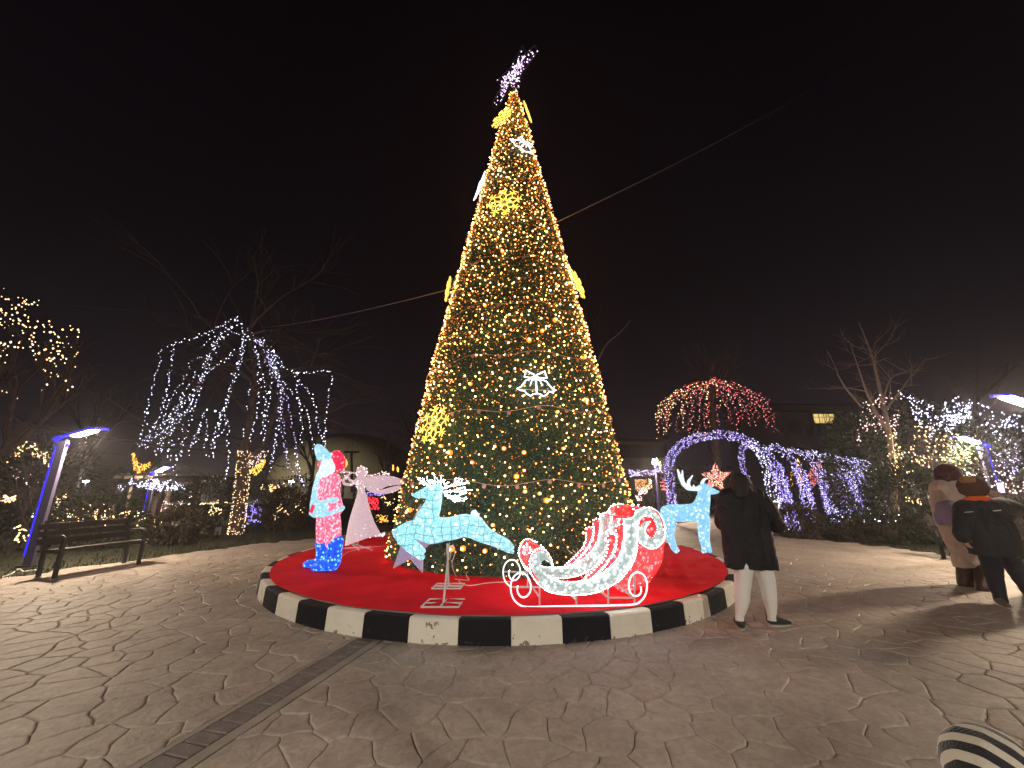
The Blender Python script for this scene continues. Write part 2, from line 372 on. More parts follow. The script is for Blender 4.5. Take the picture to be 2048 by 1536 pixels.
# drain strip: a line of dark bricks between smooth margins, running from the kerb towards the camera
S0 = gnd(703, 1296); S1 = gnd(312, 1536); sd = (S1-S0).normalized(); sn = Vector((-sd.y, sd.x, 0)); SW = .095; SMARG = .09
def strip_side(p):
    d = (Vector((p[0], p[1], 0))-S0); return d.dot(sn), d.dot(sd)
def clip(poly, q, n_):
    out = []
    for i in range(len(poly)):
        a, b = poly[i], poly[(i+1)%len(poly)]
        da, db = (a[0]-q[0])*n_[0]+(a[1]-q[1])*n_[1], (b[0]-q[0])*n_[0]+(b[1]-q[1])*n_[1]
        if da <= 0: out.append(a)
        if (da < 0) != (db < 0) and abs(da-db) > 1e-9:
            t = da/(da-db); out.append((a[0]+(b[0]-a[0])*t, a[1]+(b[1]-a[1])*t))
    return out
def flagstones():
    rg = random.Random(5); sites = []; P0 = .275
    j = 0; y = -2.2
    while y < 15.8:
        x = -10.2+(.5*P0 if j % 2 else 0)
        while x < 10.4:
            if rg.random() > .13: sites.append((x+rg.uniform(-.125,.125), y+rg.uniform(-.10,.10)))
            x += P0*1.08
        y += P0*.82; j += 1
    grid = {}
    for i, s in enumerate(sites): grid.setdefault((int(s[0]//.8), int(s[1]//.8)), []).append(i)
    cells = []
    for i, s in enumerate(sites):
        if not inside(PL, *s): continue
        if math.hypot(s[0]-PC.x, s[1]-PC.y) < PR-.35: continue
        poly = [(s[0]-1, s[1]-1),(s[0]+1, s[1]-1),(s[0]+1, s[1]+1),(s[0]-1, s[1]+1)]
        gx, gy = int(s[0]//.8), int(s[1]//.8); nb = [k_ for a in (-2,-1,0,1,2) for b in (-2,-1,0,1,2) for k_ in grid.get((gx+a, gy+b), ()) if k_ != i]
        nb.sort(key=lambda k_: (sites[k_][0]-s[0])**2+(sites[k_][1]-s[1])**2)
        for k_ in nb[:22]:
            t = sites[k_]; poly = clip(poly, ((s[0]+t[0])/2, (s[1]+t[1])/2), (t[0]-s[0], t[1]-s[1]))
        pieces = [poly]
        ds = [strip_side(p) for p in poly]
        if max(d[1] for d in ds) > -1.0 and min(d[0] for d in ds) < SW+SMARG and max(d[0] for d in ds) > -SW-SMARG:
            pieces = []
            for sg in (1, -1):
                q = S0+sn*sg*(SW+SMARG*(1 if sg > 0 else .6)); c = clip(poly, (q.x, q.y), (-sn.x*sg, -sn.y*sg))
                if len(c) > 2: pieces.append(c)
        for c in pieces: cells.append((c, math.hypot(s[0], s[1]), rg.random()))
    cells.sort(key=lambda c: c[1]+ (0 if abs(math.atan2(sum(p[0] for p in c[0])/len(c[0]), max(.01, sum(p[1] for p in c[0])/len(c[0])))) < .95 and sum(p[1] for p in c[0]) > 0 else 50))
    rest = MB(); nparts = 0
    def warp(p):
        a, b = strip_side(p); f = min(1, max(0, (abs(a)-.24)/.1)) if b > -1.2 else 1
        q = Vector((p[0]*2.3, p[1]*2.3, 3.1)); q2 = Vector((p[0]*9, p[1]*9, 7.7))
        return (p[0]+f*(noise.noise(q)*.09+noise.noise(q2)*.022), p[1]+f*(noise.noise(q+Vector((9,9,9)))*.09+noise.noise(q2+Vector((5,5,5)))*.022))
    for c, dist, rnd in cells:
        sub = 5 if dist < 5 else (3 if dist < 9 else 2); pts = []
        for i in range(len(c)):
            a, b = c[i], c[(i+1)%len(c)]
            if math.hypot(b[0]-a[0], b[1]-a[1]) < .015: continue
            for k_ in range(sub): pts.append(warp((a[0]+(b[0]-a[0])*k_/sub, a[1]+(b[1]-a[1])*k_/sub)))
        if len(pts) < 4: continue
        cx, cy = sum(p[0] for p in pts)/len(pts), sum(p[1] for p in pts)/len(pts)
        tx, ty = rnd*.006-.003, (rnd*7.3%1)*.006-.003
        def ring(g, z):
            out = []
            for p in pts:
                dx, dy = p[0]-cx, p[1]-cy; L = math.hypot(dx, dy)+1e-6; s_ = max(.2, (L-g)/L); out.append((cx+dx*s_, cy+dy*s_, z+(dx*tx+dy*ty)*(1 if z > -.01 else 0)))
            return out
        gw = .0022 if rnd > .5 else .0042
        n = len(pts); V = ring(gw*.4, -.013)+ring(gw+.001, -.0055)+ring(gw+.012, 0.0)+ring(gw+.024, .0003)
        Fc = [(k_*n+i, k_*n+(i+1)%n, (k_+1)*n+(i+1)%n, (k_+1)*n+i) for k_ in range(3) for i in range(n)]+[tuple(3*n+i for i in range(n))]
        if nparts < 300:
            nparts += 1; o = mesh_obj('flagstone', V, Fc, M['stone'], plaza, smooth=True)
        else: rest.add(V, Fc)
    rest.build('flagstones_beyond', M['stone'], plaza, smooth=True, kind='stuff')
flagstones()
ms = MB(); L_ = 5.2
for a, b in ((-SW-SMARG*.6+.004, -SW-.004), (SW+.004, SW+SMARG-.004)):
    q = [S0+sn*a-sd*.3, S0+sn*b-sd*.3, S0+sn*b+sd*L_, S0+sn*a+sd*L_]
    ms.add([(p.x, p.y, .001) for p in q]+[(p.x, p.y, -.013) for p in q], [(0,1,2,3),(7,6,5,4),(0,4,5,1),(1,5,6,2),(2,6,7,3),(3,7,4,0)])
ms.build('strip_margin', M['margin'], plaza)
bmsh = None
for i in range(44):
    t = -.25+i*.1165; c = S0+sd*t; jr = R.uniform(-.006,.006); h = .004*R.random()
    m = MB(); q = [c+sn*(-SW+.004)+sd*.004, c+sn*(SW-.004)+sd*(.004+jr), c+sn*(SW-.004)+sd*(.101+jr), c+sn*(-SW+.004)+sd*.101]
    cc = sum(q, Vector())/4
    top = [p.lerp(cc, .05) for p in q]
    m.add([(p.x, p.y, -.013) for p in q]+[(p.x, p.y, -.003+h) for p in q]+[(p.x, p.y, .001+h) for p in top], [(0,1,5,4),(1,2,6,5),(2,3,7,6),(3,0,4,7),(4,5,9,8),(5,6,10,9),(6,7,11,10),(7,4,8,11),(8,9,10,11)])
    m.build('brick', M['paver'], plaza)

# low rough grass outside the paving
def grass():
    rg = np.random.RandomState(3); P = []
    rr = random.Random(9)
    while len(P) < 16000:
        a = rr.uniform(-.15, math.pi+.15); r = 8.6+rr.random()**1.5*14; x, y = r*math.cos(a)+.4, 6.5+r*math.sin(a)
        if not inside(PL, x, y) and not inside(fpp, x, y) and not (5 < x < 14 and 15 < y < 22 and rr.random() < .4): P.append((x, y, -.04))
    P = np.array(P); d = np.tile([0,0,1.2], (len(P),1))
    leaves('rough_grass', P, .10, M['grass'], None, seed=4, aspect=.16, dirs=d)
grass()

# ------------------------------------------------------------------ round platform
plat = thing('round_platform', (PC.x, PC.y, 0), 'low round platform with a black and white painted kerb under the big tree', 'platform')
cm = MB(); n = 96
cm.add([(PC.x+3.93*math.cos(2*math.pi*j/n), PC.y+3.93*math.sin(2*math.pi*j/n), z) for z in (-.03, PH-.006) for j in range(n)], [(j, (j+1)%n, n+(j+1)%n, n+j) for j in range(n)]+[tuple(range(n, 2*n))])
cm.build('platform_base', M['concrete'], plat)
NB = 50; dA = 2*math.pi/NB; A0 = -math.pi/2+.0463
def kerb_block_mesh(col):
    # cross section (radius, height): battered outer face with rounded arris
    sec = [(-.125,-.02),(-.125,PH-.004),(-.03,PH+.004),(-.008,PH-.002),(.004,PH-.018),(.016,-.02)]
    b = MB(); seg = 5; g = .0035/PR; ns = len(sec); V = []
    for i in range(seg+1):
        a = g+(dA-2*g)*i/seg
        for r, z in sec:
            rr = PR+r; V.append((rr*math.cos(a), rr*math.sin(a), z))
    Fc = [(i*ns+j, (i+1)*ns+j, (i+1)*ns+(j+1)%ns, i*ns+(j+1)%ns) for i in range(seg) for j in range(ns)]+[tuple(range(ns)), tuple(seg*ns+j for j in range(ns-1,-1,-1))]
    me = bpy.data.meshes.new('kerb_block'); me.from_pydata(V, [], Fc); me.materials.append(col); me.update(); return me
km = [kerb_block_mesh(M['kerb_white']), kerb_block_mesh(M['kerb_black'])]
graf_block = None
for i in range(NB):
    white = (i % 2 == 0)
    o = bpy.data.objects.new('kerb_block', km[0 if white else 1]); COL.objects.link(o); o.parent = plat
    o.rotation_euler.z = A0+i*dA; o.scale = (1+R.uniform(-.0010,.0010),)*2+(1+R.uniform(-.012,.012),)
    if white and i == NB-2: graf_block = o
# faint scratched letters on one white block
def on_kerb(px, py):
    a, b, c = ray(px, py); s = None
    # ray against the kerb's outer cylinder
    A = a*a+b*b; B = -2*(a*PC.x+b*PC.y); C_ = PC.x**2+PC.y**2-(PR+.017)**2
    s = (-B-math.sqrt(B*B-4*A*C_))/(2*A); return Vector((a*s, b*s, EYE+c*s))
for st in ([(852,1254),(853,1245),(856,1250),(859,1244),(860,1252)], [(863,1249),(862,1257),(866,1257)], [(869,1252),(870,1244),(872,1249),(875,1243),(877,1250)], [(868,1271),(867,1276)]):
    gm = MB(); gm.tube([on_kerb(*p) for p in st], .0035, n=4); gr = gm.build('scratched_mark', M['joint']); gr.parent = graf_block
    bpy.context.view_layer.update(); gr.matrix_parent_inverse = graf_block.matrix_world.inverted()

# red carpet with slight ridges and one lifted seam
def carpet():
    V = [(PC.x, PC.y, PH+.012)]; Fc = []; nr, na = 46, 180
    def hgt(x, y):
        h = PH+.012+.010*noise.noise(Vector((x*1.3, y*1.3, 0)))
        for (x0, y0, ang, ln, amp) in ((2.9,7.0,.05,1.4,.022),(2.2,6.25,-.12,1.2,.018),(2.6,5.7,.1,1.0,.012),(.3,4.9,.02,1.6,.014),(-.9,5.0,.05,1.3,.008),(3.0,7.55,.03,1.1,.012),(1.9,5.25,-.2,.9,.014)):
            dx, dy = x-x0, y-y0; u = dx*math.cos(ang)+dy*math.sin(ang); v = -dx*math.sin(ang)+dy*math.cos(ang)+.03*math.sin(u*4)
            h += 2.6*amp*math.exp(-(v/.03)**2-(u/ln)**4)
        return h
    for i in range(1, nr+1):
        r = 3.985*(i/nr)**.8
        for j in range(na):
            a = 2*math.pi*j/na; rr = r+(.012*noise.noise(Vector((math.cos(a)*9, math.sin(a)*9, 0))) if i == nr else 0)
            x, y = PC.x+rr*math.cos(a), PC.y+rr*math.sin(a); V.append((x, y, hgt(x, y)))
    for j in range(na): Fc.append((0, 1+j, 1+(j+1)%na))
    for i in range(nr-1):
        for j in range(na):
            a, b = 1+i*na+j, 1+i*na+(j+1)%na; Fc.append((a, a+na, b+na, b))
    o = mesh_obj('red_carpet', V, Fc, M['carpet'], smooth=True)
    tag(o, 'bright red carpet laid over the round platform inside the striped kerb', 'carpet')
carpet()

# ------------------------------------------------------------------ the big Christmas tree
prof = [(0.0,2.50),(0.95,2.30),(2.52,2.02),(5.77,1.38),(8.2,.84),(10.55,.36),(11.9,.06),(12.05,.02)]
def tr(h):
    for (a, ra), (b, rb) in zip(prof, prof[1:]):
        if h <= b: return ra+(rb-ra)*(h-a)/(b-a)
    return .02
xt = thing('christmas_tree', TC, 'towering cone Christmas tree covered in warm yellow lights on the red platform', 'Christmas tree')
c = MB(); n = 72; hs = [x*.5 for x in range(24)]+[12.0]
c.add([(TC.x+tr(h)*.965*math.cos(2*math.pi*j/n), TC.y+tr(h)*.965*math.sin(2*math.pi*j/n), TC.z-.01+h) for h in hs for j in range(n)], [(i*n+j, i*n+(j+1)%n, (i+1)*n+(j+1)%n, (i+1)*n+j) for i in range(len(hs)-1) for j in range(n)]+[tuple((len(hs)-1)*n+j for j in range(n))])
c.build('netting', M['tinsel_core'], xt)
def wob(h, a): return .045*noise.noise(Vector((math.cos(a)*2.6, math.sin(a)*2.6, h*1.1)))+.025*noise.noise(Vector((math.cos(a)*8, math.sin(a)*8, h*3.1)))
def on_tree(h, a, off=0.0):
    r = tr(h)+off+wob(h, a)*min(1, tr(h)); return Vector((TC.x+r*math.cos(a), TC.y+r*math.sin(a), TC.z+h))
rg = np.random.RandomState(2); N = 150000
hh = []; 
while len(hh) < N:
    t = rg.rand(N*2)*12.0; keep = rg.rand(N*2) < np.array([0]+[0])[0]+np.interp(t, [p[0] for p in prof], [p[1] for p in prof])/2.5
    hh = np.concatenate([hh, t[keep]]) if len(hh) else t[keep]
hh = hh[:N]; aa = rg.rand(N)*2*math.pi; rr = -.012+np.interp(hh, [p[0] for p in prof], [p[1] for p in prof])+rg.normal(size=N)*.012-.01
rr = rr+np.array([wob(x, y) for x, y in zip(hh, aa)])*np.minimum(1, rr)
C0 = np.stack([TC.x+rr*np.cos(aa), TC.y+rr*np.sin(aa), TC.z+hh], 1); dirs = np.stack([np.cos(aa), np.sin(aa), rg.normal(size=N)*.5], 1)
dirs = dirs*.45+rg.normal(size=(N,3))*.6
leaves('foliage', C0, .05, M['tinsel'], xt, seed=5, aspect=.22, dirs=dirs)
# lamps of the tree: strings wound round it, with scatter
bp = []; bb = random.Random(4); h = .12
while h < 11.95:
    r = tr(h); sp = .150 if h < 2.5 else (.12 if h < 6 else .105); cnt = max(5, int(2*math.pi*(r+.04)/sp)); ph = bb.random()*6.28
    for j in range(cnt):
        a = ph+2*math.pi*(j+bb.uniform(-.42,.42))/cnt; hb = h+bb.uniform(-.075,.075)
        if .03 < hb < 12 and (noise.noise(Vector((math.cos(a)*3.2, math.sin(a)*3.2, hb*1.4))) > -.26 or bb.random() > .6): bp.append(on_tree(hb, a, .045+bb.uniform(-.02,.03)))
    h += .145 if h < 2.5 else (.115 if h < 6 else .10)
_s = np.random.RandomState(8).rand(len(bp)); b_hi = [p for p, q in zip(bp, _s) if q < .42]; b_lo = [p for p, q in zip(bp, _s) if q >= .42]
bulbs('string_light_bulbs', b_hi, .0150, M['bulb_tree'], xt, ico=True, var=.25, seed=3)
bulbs('small_string_light_bulbs', b_lo, .0125, M['bulb_amber'], xt, ico=False, var=.45, seed=4)
dp = []; bb = random.Random(14)
while len(dp) < 9000:
    h = 12*(1-math.sqrt(bb.random())) if bb.random() < .6 else bb.random()*11.8
    if bb.random() < min(1, .08+h/4.5): dp.append(on_tree(h, bb.random()*6.283, .015+bb.uniform(-.01,.02)))
bulbs('glints', dp, .008, M['bulb_dim'], xt, var=.4, seed=6)
# the few big flashing lamps, placed where the photo has them
fl = [(1008,897),(1033,953),(1048,941),(1050,983),(1079,987),(1126,897),(1114,824),(941,768),(970,611),(1084,662),(1168,715),(1171,800),(883,892),(900,905),(990,893),(820,1020),(1048,905),(1005,503),(1115,573),(945,925),(1093,1001),(902,1098),(970,1102),(926,1097),(1110,640),(1058,680),(986,1050),(860,790)]
fb = []
for px, py in fl:
    a, b, cc = ray(px, py); t = None
    for k_ in range(400):                       # march until the ray meets the tree's cone
        s = (5.5+k_*.01)/b; P = Vector((a*s, b*s, EYE+cc*s)); h = P.z-TC.z
        if 0 <= h < 12 and math.hypot(P.x-TC.x, P.y-TC.y) < tr(h)+.06: t = P; break
    if t: fb.append(t)
bulbs('flashing_lamps', fb, .042, M['bulb_big'], xt, ico=True, var=.3)
bulbs('flashing_lamp_cores', [p+Vector((p.x-TC.x, p.y-TC.y, 0)).normalized()*.035 for p in fb], .022, M['bulb_tree'], xt, ico=True, var=.2)
def tree_hit(px, py, off=.08):
    a, b, cc = ray(px, py)
    for k_ in range(1200):
        s = (5.0+k_*.005)/b; P = Vector((a*s, b*s, EYE+cc*s)); h = P.z-TC.z
        if 0 <= h < 12 and math.hypot(P.x-TC.x, P.y-TC.y) < tr(h)+off: return h, math.atan2(P.y-TC.y, P.x-TC.x)
    return None
# thin garlands with pink discs
M['bauble'] = mat('pink_disc', (.75,.42,.36), .4)
for gi, h in enumerate((1.42, 2.58, 3.55, 4.6, 5.75, 7.0, 8.3)):
    t = thing('disc_garland', on_tree(h, -1.2), ['lowest garland of pink discs across the tree above the leaping reindeer','second garland of pink discs up the tree, under the snowflake and bells','third garland of pink discs up the tree, above the lower bells','fourth garland of pink discs up the tree, below the cable anchor','fifth garland of pink discs up the tree, level with the side snowflakes','sixth garland of pink discs up the tree, near the right cable','topmost garland of pink discs, close under the upper round snowflake'][gi], 'garland', 'garlands wound round the Christmas tree')
    m = MB(); K = 64; pts = [on_tree(h+.05*math.sin(j*.9)+.10*math.sin(2*math.pi*j/K+gi), 2*math.pi*j/K, .075) for j in range(K+1)]
    m.tube(pts, .005, n=4); m.build('cord', M['wire'], t)
    q = resample(pts, .52)
    for p in q:
        dm = MB()
        d = Vector((p.x-TC.x, p.y-TC.y, 0)).normalized(); s_ = Vector((-d.y, d.x, 0)); c0 = p-Vector((0,0,.035))+d*.01
        ring = [c0+(s_*math.cos(a)+Vector((0,0,1))*math.sin(a))*.034 for a in [k_*math.pi/5 for k_ in range(10)]]
        dm.extrude(ring, d*.012); dm.build('disc', M['bauble'], t)

def frame_at(h, a, off, tilt=0.0, yaw=0.0):
    """local frame lying on the tree surface: origin, right, up, out"""
    o_ = on_tree(h, a, off); out = Vector((math.cos(a+yaw), math.sin(a+yaw), .2)).normalized(); right = Vector((-math.sin(a+yaw), math.cos(a+yaw), 0)); up = out.cross(right).normalized()*1.0
    if up.z < 0: up = -up
    if tilt:
        right, up = right*math.cos(tilt)+up*math.sin(tilt), up*math.cos(tilt)-right*math.sin(tilt)
    return o_, right, up, out
def snowflake(px, py, R_, label, tilt=0.0, yaw=0.0, ha=None):
    h, a = ha or tree_hit(px, py); o_, x, y, z = frame_at(h, a, .17, tilt, yaw); R_ *= 1.12
    t = thing('snowflake_light', o_, label, 'snowflake light', 'gold snowflake lights on the Christmas tree')
    f = MB(); rp = MB(); K = 8
    for k_ in range(K):
        th = 2*math.pi*k_/K; d = x*math.cos(th)+y*math.sin(th); s_ = y*math.cos(th)-x*math.sin(th)
        P = lambda u, v: o_+d*u*R_+s_*v*R_
        f.bar(o_-z*.03, P(1,0)-z*.03, .008)
        rp.tube([P(.16,0),P(.46,.21),P(.76,0),P(.46,-.21),P(.16,0)], .0105, n=5)      # diamond petal
        rp.tube([P(.80,.22),P(.76,.0),P(.80,-.22)], .010, n=5)
        rp.tube([P(.76,0),P(.95,0)], .0105, n=5); rp.tube([P(.98,.15),P(.88,0),P(.98,-.15)], .008, n=5)
    f.build('frame', M['white_metal'], t); rp.build('neon_rope', M['rope_gold'], t)
snowflake(1008, 240, .30, 'gold snowflake light high on the front of the tree, left of centre', tilt=.3)
snowflake(1040, 217, .24, 'topmost gold snowflake light, edge-on at the tree tip on the right', yaw=.15, ha=(10.95, -.55))
snowflake(1010, 411, .36, 'gold snowflake light facing front below the white side lights', tilt=.15)
snowflake(905, 600, .27, 'gold snowflake light seen edge-on at the left side of the tree', ha=(5.75, math.pi+.12))
snowflake(1153, 610, .30, 'gold snowflake light seen slanted on the right side of the tree', ha=(5.62, -.42), yaw=-.12)
snowflake(878, 850, .33, 'lowest gold snowflake light, on the tree above the leaping reindeer', tilt=.2)
def bells(px, py, S, label, tilt=0.0, ha=None):
    h, a = ha or tree_hit(px, py); o_, x, y, z = frame_at(h, a, .13, tilt)
    t = thing('bell_light', o_, label, 'bell light', 'white neon bell lights on the Christmas tree')
    P = lambda u, v: o_+x*u*S+y*v*S
    rp = MB()
    for sg in (-1, 1):
        bell = [(-.02,.14),(-.30,.14),(-.52,.06),(-.66,-.14),(-.78,-.30),(-1.0,-.42),(-.80,-.50),(-.62,-.52),(-.50,-.68),(-.32,-.78),(-.20,-.68),(-.02,-.64),(.03,-.34),(.0,-.1),(-.02,.14)]
        rp.tube([P(-u*sg, v) for u, v in bell], .0115, n=5)
        bow = [(0,.28),(-.28,.22),(-.60,.26),(-.52,.44),(-.50,.64),(-.32,.52),(-.10,.42),(0,.28)]
        rp.tube([P(-u*sg, v) for u, v in bow], .0115, n=5)
        rp.tube([P(.0,.24), P(.22*sg,.05), P(.30*sg,-.2)], .008, n=5)
    rp.build('neon_rope', M['rope_white'], t)
    f = MB(); f.bar(P(-.7,-.4)-z*.03, P(.7,-.4)-z*.03, .01); f.bar(P(0,-.6)-z*.03, P(0,.5)-z*.03, .01); f.build('frame', M['white_metal'], t)
bells(1071, 765, .345, 'white neon bells with a bow on the middle of the tree')
bells(1046, 291, .33, 'white neon bells tilted on the upper right of the tree', tilt=-.5)
bells(965, 362, .40, 'glaring white neon bells seen edge-on on the upper left side', ha=(8.5, math.pi+.42))
# star topper, seen nearly edge-on and leaning
t0 = on_tree(11.95, 0, -.1)
st = thing('star_topper', TC+Vector((0,0,11.9)), 'pink and lilac lit star leaning at the very top of the tree', 'star')
x_ = Vector((.78,-.60,.15)).normalized(); y_ = Vector((.30,0,1)).normalized(); sc = TC+Vector((.0,0,12.55)); pts5 = []
for k_ in range(10):
    a = math.pi/2+k_*math.pi/5; r = 1.02 if k_ % 2 == 0 else .36; pts5.append(sc+x_*math.cos(a)*r*.70+y_*math.sin(a)*r)
no = x_.cross(y_).normalized()*.09
f = MB()
for i in range(10):
    for s_ in (-1, 1): f.bar(pts5[i]+no*s_, pts5[(i+1)%10]+no*s_, .014)
    f.bar(pts5[i]-no, pts5[i]+no, .012)
f.bar(TC+Vector((0,0,11.6)), sc, .03); f.build('frame', M['dark_metal'], st)
P = []; q5 = random.Random(3)
while len(P) < 230:
    i = q5.randrange(10); u, v = q5.random(), q5.random(); u, v = (u, v) if u+v < 1 else (1-u, 1-v)
    P.append(sc+(pts5[i]-sc)*u+(pts5[(i+1)%10]-sc)*v+no*q5.uniform(-1,1))
bulbs('string_light_bulbs', P, .017, M['led_pinkwhite'], st, seed=8)
# guy cables
def cable(a, b, sag, r, label):
    m = MB(); K = 24; pts = [Vector(a).lerp(Vector(b), i/K)-Vector((0,0,sag*4*(i/K)*(1-i/K))) for i in range(K+1)]
    m.tube(pts, r, n=5); o = m.build('guy_cable', M['wire'], smooth=True); tag(o, label, 'cable', 'guy cables holding the Christmas tree')
h1, a1 = 5.95, math.pi+.15
cable(on_tree(5.9, math.pi, 0), at(530, 655, 19), .15, .012, 'steel guy cable from the tree down towards the white-lit weeping tree')
cable(on_tree(7.45, -.3, .02), at(1700, 130, 15.5), .25, .012, 'steel guy cable rising from the tree towards the upper right')
# ------------------------------------------------------------------ lit figures on the carpet
CZ = PH+.012
c1 = crop(560,860,3.84); c2 = crop(960,960,5.12); c3 = crop(1280,860,3.658); c4 = crop(1640,860,3.84); c8 = crop(590,880,5.487)
def ND(c, d):
    def f(u, v, r, dd=0.0):
        px, py = c(u, v); P = at(px, py, d+dd); s = 1.0
        try: s = c.s
        except Exception: pass
        return (P.x, P.y, P.z, r*mpp(py, d+dd)/SCL[c])
    return f
SCL = {c1: 3.84, c2: 5.12, c3: 3.658, c4: 3.84, c8: 5.487}
def chains(nd, spec): return [[nd(*p) for p in ch] for ch in spec]

CY_LO, CY_HI, CY_SP = (.12,.44,.54), (.40,.76,.82), (.95,1.0,1.0)
M['reindeer_a'] = glow('cyan_thread_skin', CY_LO, CY_HI, CY_SP, scale=38, spots=13, spot_r=.2, lines=(('X','Z'), .105, .007, (.03,.17,.25)))
M['reindeer_b'] = glow('blue_thread_skin', (.08,.28,.50), (.28,.60,.82), (.85,1,1), scale=45, spots=13, spot_r=.22)
M['antler_lit'] = glow('white_thread_skin', (.35,.55,.62), (.7,.9,.95), (1,1,1), scale=50, spots=25, spot_r=.3)
M['santa_red'] = glow('red_thread_skin', (.60,.012,.07), (.85,.20,.34), (1,.80,.88), scale=34, spots=20, spot_r=.26, stretch=(1.6,1.6,.6))
M['santa_hat'] = glow('crimson_thread_skin', (.60,.004,.03), (.75,.03,.10), (1,.5,.6), scale=42, spots=16, spot_r=.18)
M['santa_white'] = glow('pale_blue_thread_skin', (.16,.42,.55), (.34,.62,.72), (.72,.98,1), scale=44, spots=16, spot_r=.2)
M['santa_boot'] = glow('blue_boot_skin', (0,.01,.40), (.005,.07,.62), (.2,.6,1), scale=40, spots=18, spot_r=.2, strength=1.9)

M['beard'] = glow('white_beard_skin', (.34,.55,.62), (.62,.80,.84), (1,1,1), scale=40, spots=20, spot_r=.26)
# leaping reindeer
D = 5.22; n1 = ND(c1, D)
rl = thing('leaping_reindeer', (at(890,1205,5.0).x, D, CZ), 'pale cyan lit reindeer leaping left on two thin white poles', 'lit reindeer')
body = chains(n1, [
 [(1012,497,9),(1050,500,24),(1100,487,38),(1160,470,50),(1205,470,46)],
 [(1200,470,46),(1190,530,58),(1165,600,72),(1130,680,88),(1100,760,88)],
 [(1100,760,88,-.05),(1170,780,92,-.04),(1260,768,84,-.03),(1340,750,86),(1420,730,84),(1475,745,84)],
 [(1120,740,80,.08),(1260,755,80,.08),(1460,735,78,.08)],
 [(1070,770,60,-.12),(980,790,50,-.14),(890,785,30,-.14),(935,850,34,-.14),(990,895,36,-.14),(1050,945,33,-.14),(1092,975,24,-.14),(1070,985,16,-.14)],
 [(1060,730,44,.14),(985,722,24,.15),(915,765,26,.15),(975,835,28,.15),(1040,880,28,.15),(1100,930,22,.15)],
 [(1480,750,78,-.08),(1550,800,62,-.12),(1630,838,48,-.13),(1700,872,44,-.13),(1760,915,30,-.13),(1785,935,17,-.13)],
 [(1500,720,66,.1),(1580,790,46,.13),(1660,828,34,.14),(1740,865,30,.14),(1785,900,18,.14)],
 [(1190,440,16),(1225,405,8)], [(1235,470,14,.06),(1262,445,7,.08)],
])
bl = blob('body', body, .013, M['reindeer_a'], rl, smooth=4)
tl = blob('tail', chains(n1, [[(1490,640,26),(1515,655,18)],[(1480,650,18),(1500,625,14)]]), .010, M['antler_lit'], rl)
m = MB()
def P1(u, v, dd=0.0): px, py = c1(u, v); return at(px, py, D+dd)
for sg, dd in ((0,-.08),(1,.10)):
    pass
al = [  # (beam, prongs) in crop pixels; dd spreads the two antlers in depth
 ([(1205,455,0),(1150,435,-.05),(1100,408,-.12),(1062,372,-.18)], [((1180,446,-.02),(1140,400,-.06),(1128,362,-.08)),((1150,435,-.05),(1110,395,-.1),(1095,372,-.12)),((1195,450,0),(1175,400,-.04),(1150,385,-.06)),((1200,452,0),(1190,395,-.02),(1186,342,-.02)),((1205,452,0),(1215,400,0),(1205,372,0))]),
 ([(1232,450,.05),(1290,438,.10),(1350,420,.16),(1400,410,.2),(1445,396,.24)], [((1240,448,.05),(1235,400,.03),(1240,350,.02)),((1270,440,.08),(1262,405,.06),(1255,385,.05)),((1290,438,.1),(1275,420,.1),(1290,405,.1)),((1320,430,.13),(1345,395,.12),(1348,368,.12)),((1340,424,.15),(1370,390,.16),(1372,374,.16)),((1370,416,.18),(1395,395,.18),(1400,378,.18)),((1330,428,.14),(1350,400,.16),(1385,380,.2))]),
 ([(1260,478,.0),(1320,470,.0),(1390,466,.0),(1470,460,.0)], [((1330,470,0),(1400,440,0),(1420,450,0)),((1300,472,0),(1360,455,.02),(1392,440,.02))]),
 ([(1262,492,-.04),(1320,515,-.1),(1380,526,-.14),(1432,525,-.16)], [((1290,503,-.06),(1340,535,-.12),(1410,545,-.16)),((1320,512,-.1),(1380,500,-.12),(1430,485,-.14)),((1280,500,-.06),(1320,535,-.1),(1370,548,-.12))]),
]
tips = []
for beam, prs in al:
    m.tube(smooth_path([P1(*p) for p in beam], 4), .010, n=6); tips.append(P1(*beam[-1])); tips += [P1(*b) for b in beam[1:]]
    for pr in prs: m.tube(smooth_path([P1(*p) for p in pr], 4), .008, n=6); tips.append(P1(*pr[-1])); tips.append(P1(*pr[1]))
ant = m.build('antlers', M['antler_lit'], rl, smooth=True)
pp, _ = scatter_on(ant.data, 260, 5, .004); bulbs('antler_bulbs', list(pp)+tips, .0045, M['led_white'], rl)
m = MB(); 
for u, v, dd in ((1113,470,-.085),): m.tube([P1(u-5, v, dd), P1(u+6, v, dd)], .008, n=8)
m.build('eye', M['dark_metal'], rl)
def stand(px, py, w_, l_, top, pole_dx=0):
    c0 = gnd(px, py, CZ+.012); s = MB(); hw, hl = w_/2, l_/2
    sk = Vector((.10,1,0)).normalized(); xx = Vector((1,0,0))
    A, B, C_, D_ = c0-xx*hw-sk*hl, c0+xx*hw-sk*hl, c0+xx*hw+sk*hl, c0-xx*hw+sk*hl
    for a, b in ((A,B),(B,C_),(C_,D_),(D_,A),((A+D_)/2,(B+C_)/2),((A+B)/2,(C_+D_)/2)): s.bar(a, b, .015)
    s.bar(c0, Vector((c0.x+pole_dx, top.y, top.z)), .02); return s
stand(887,1206,.40,.30,at(888,1090,5.1)).build('stand', M['white_metal'], rl)
stand(897,1172,.36,.26,at(899,1088,5.36)).build('stand', M['white_metal'], rl)

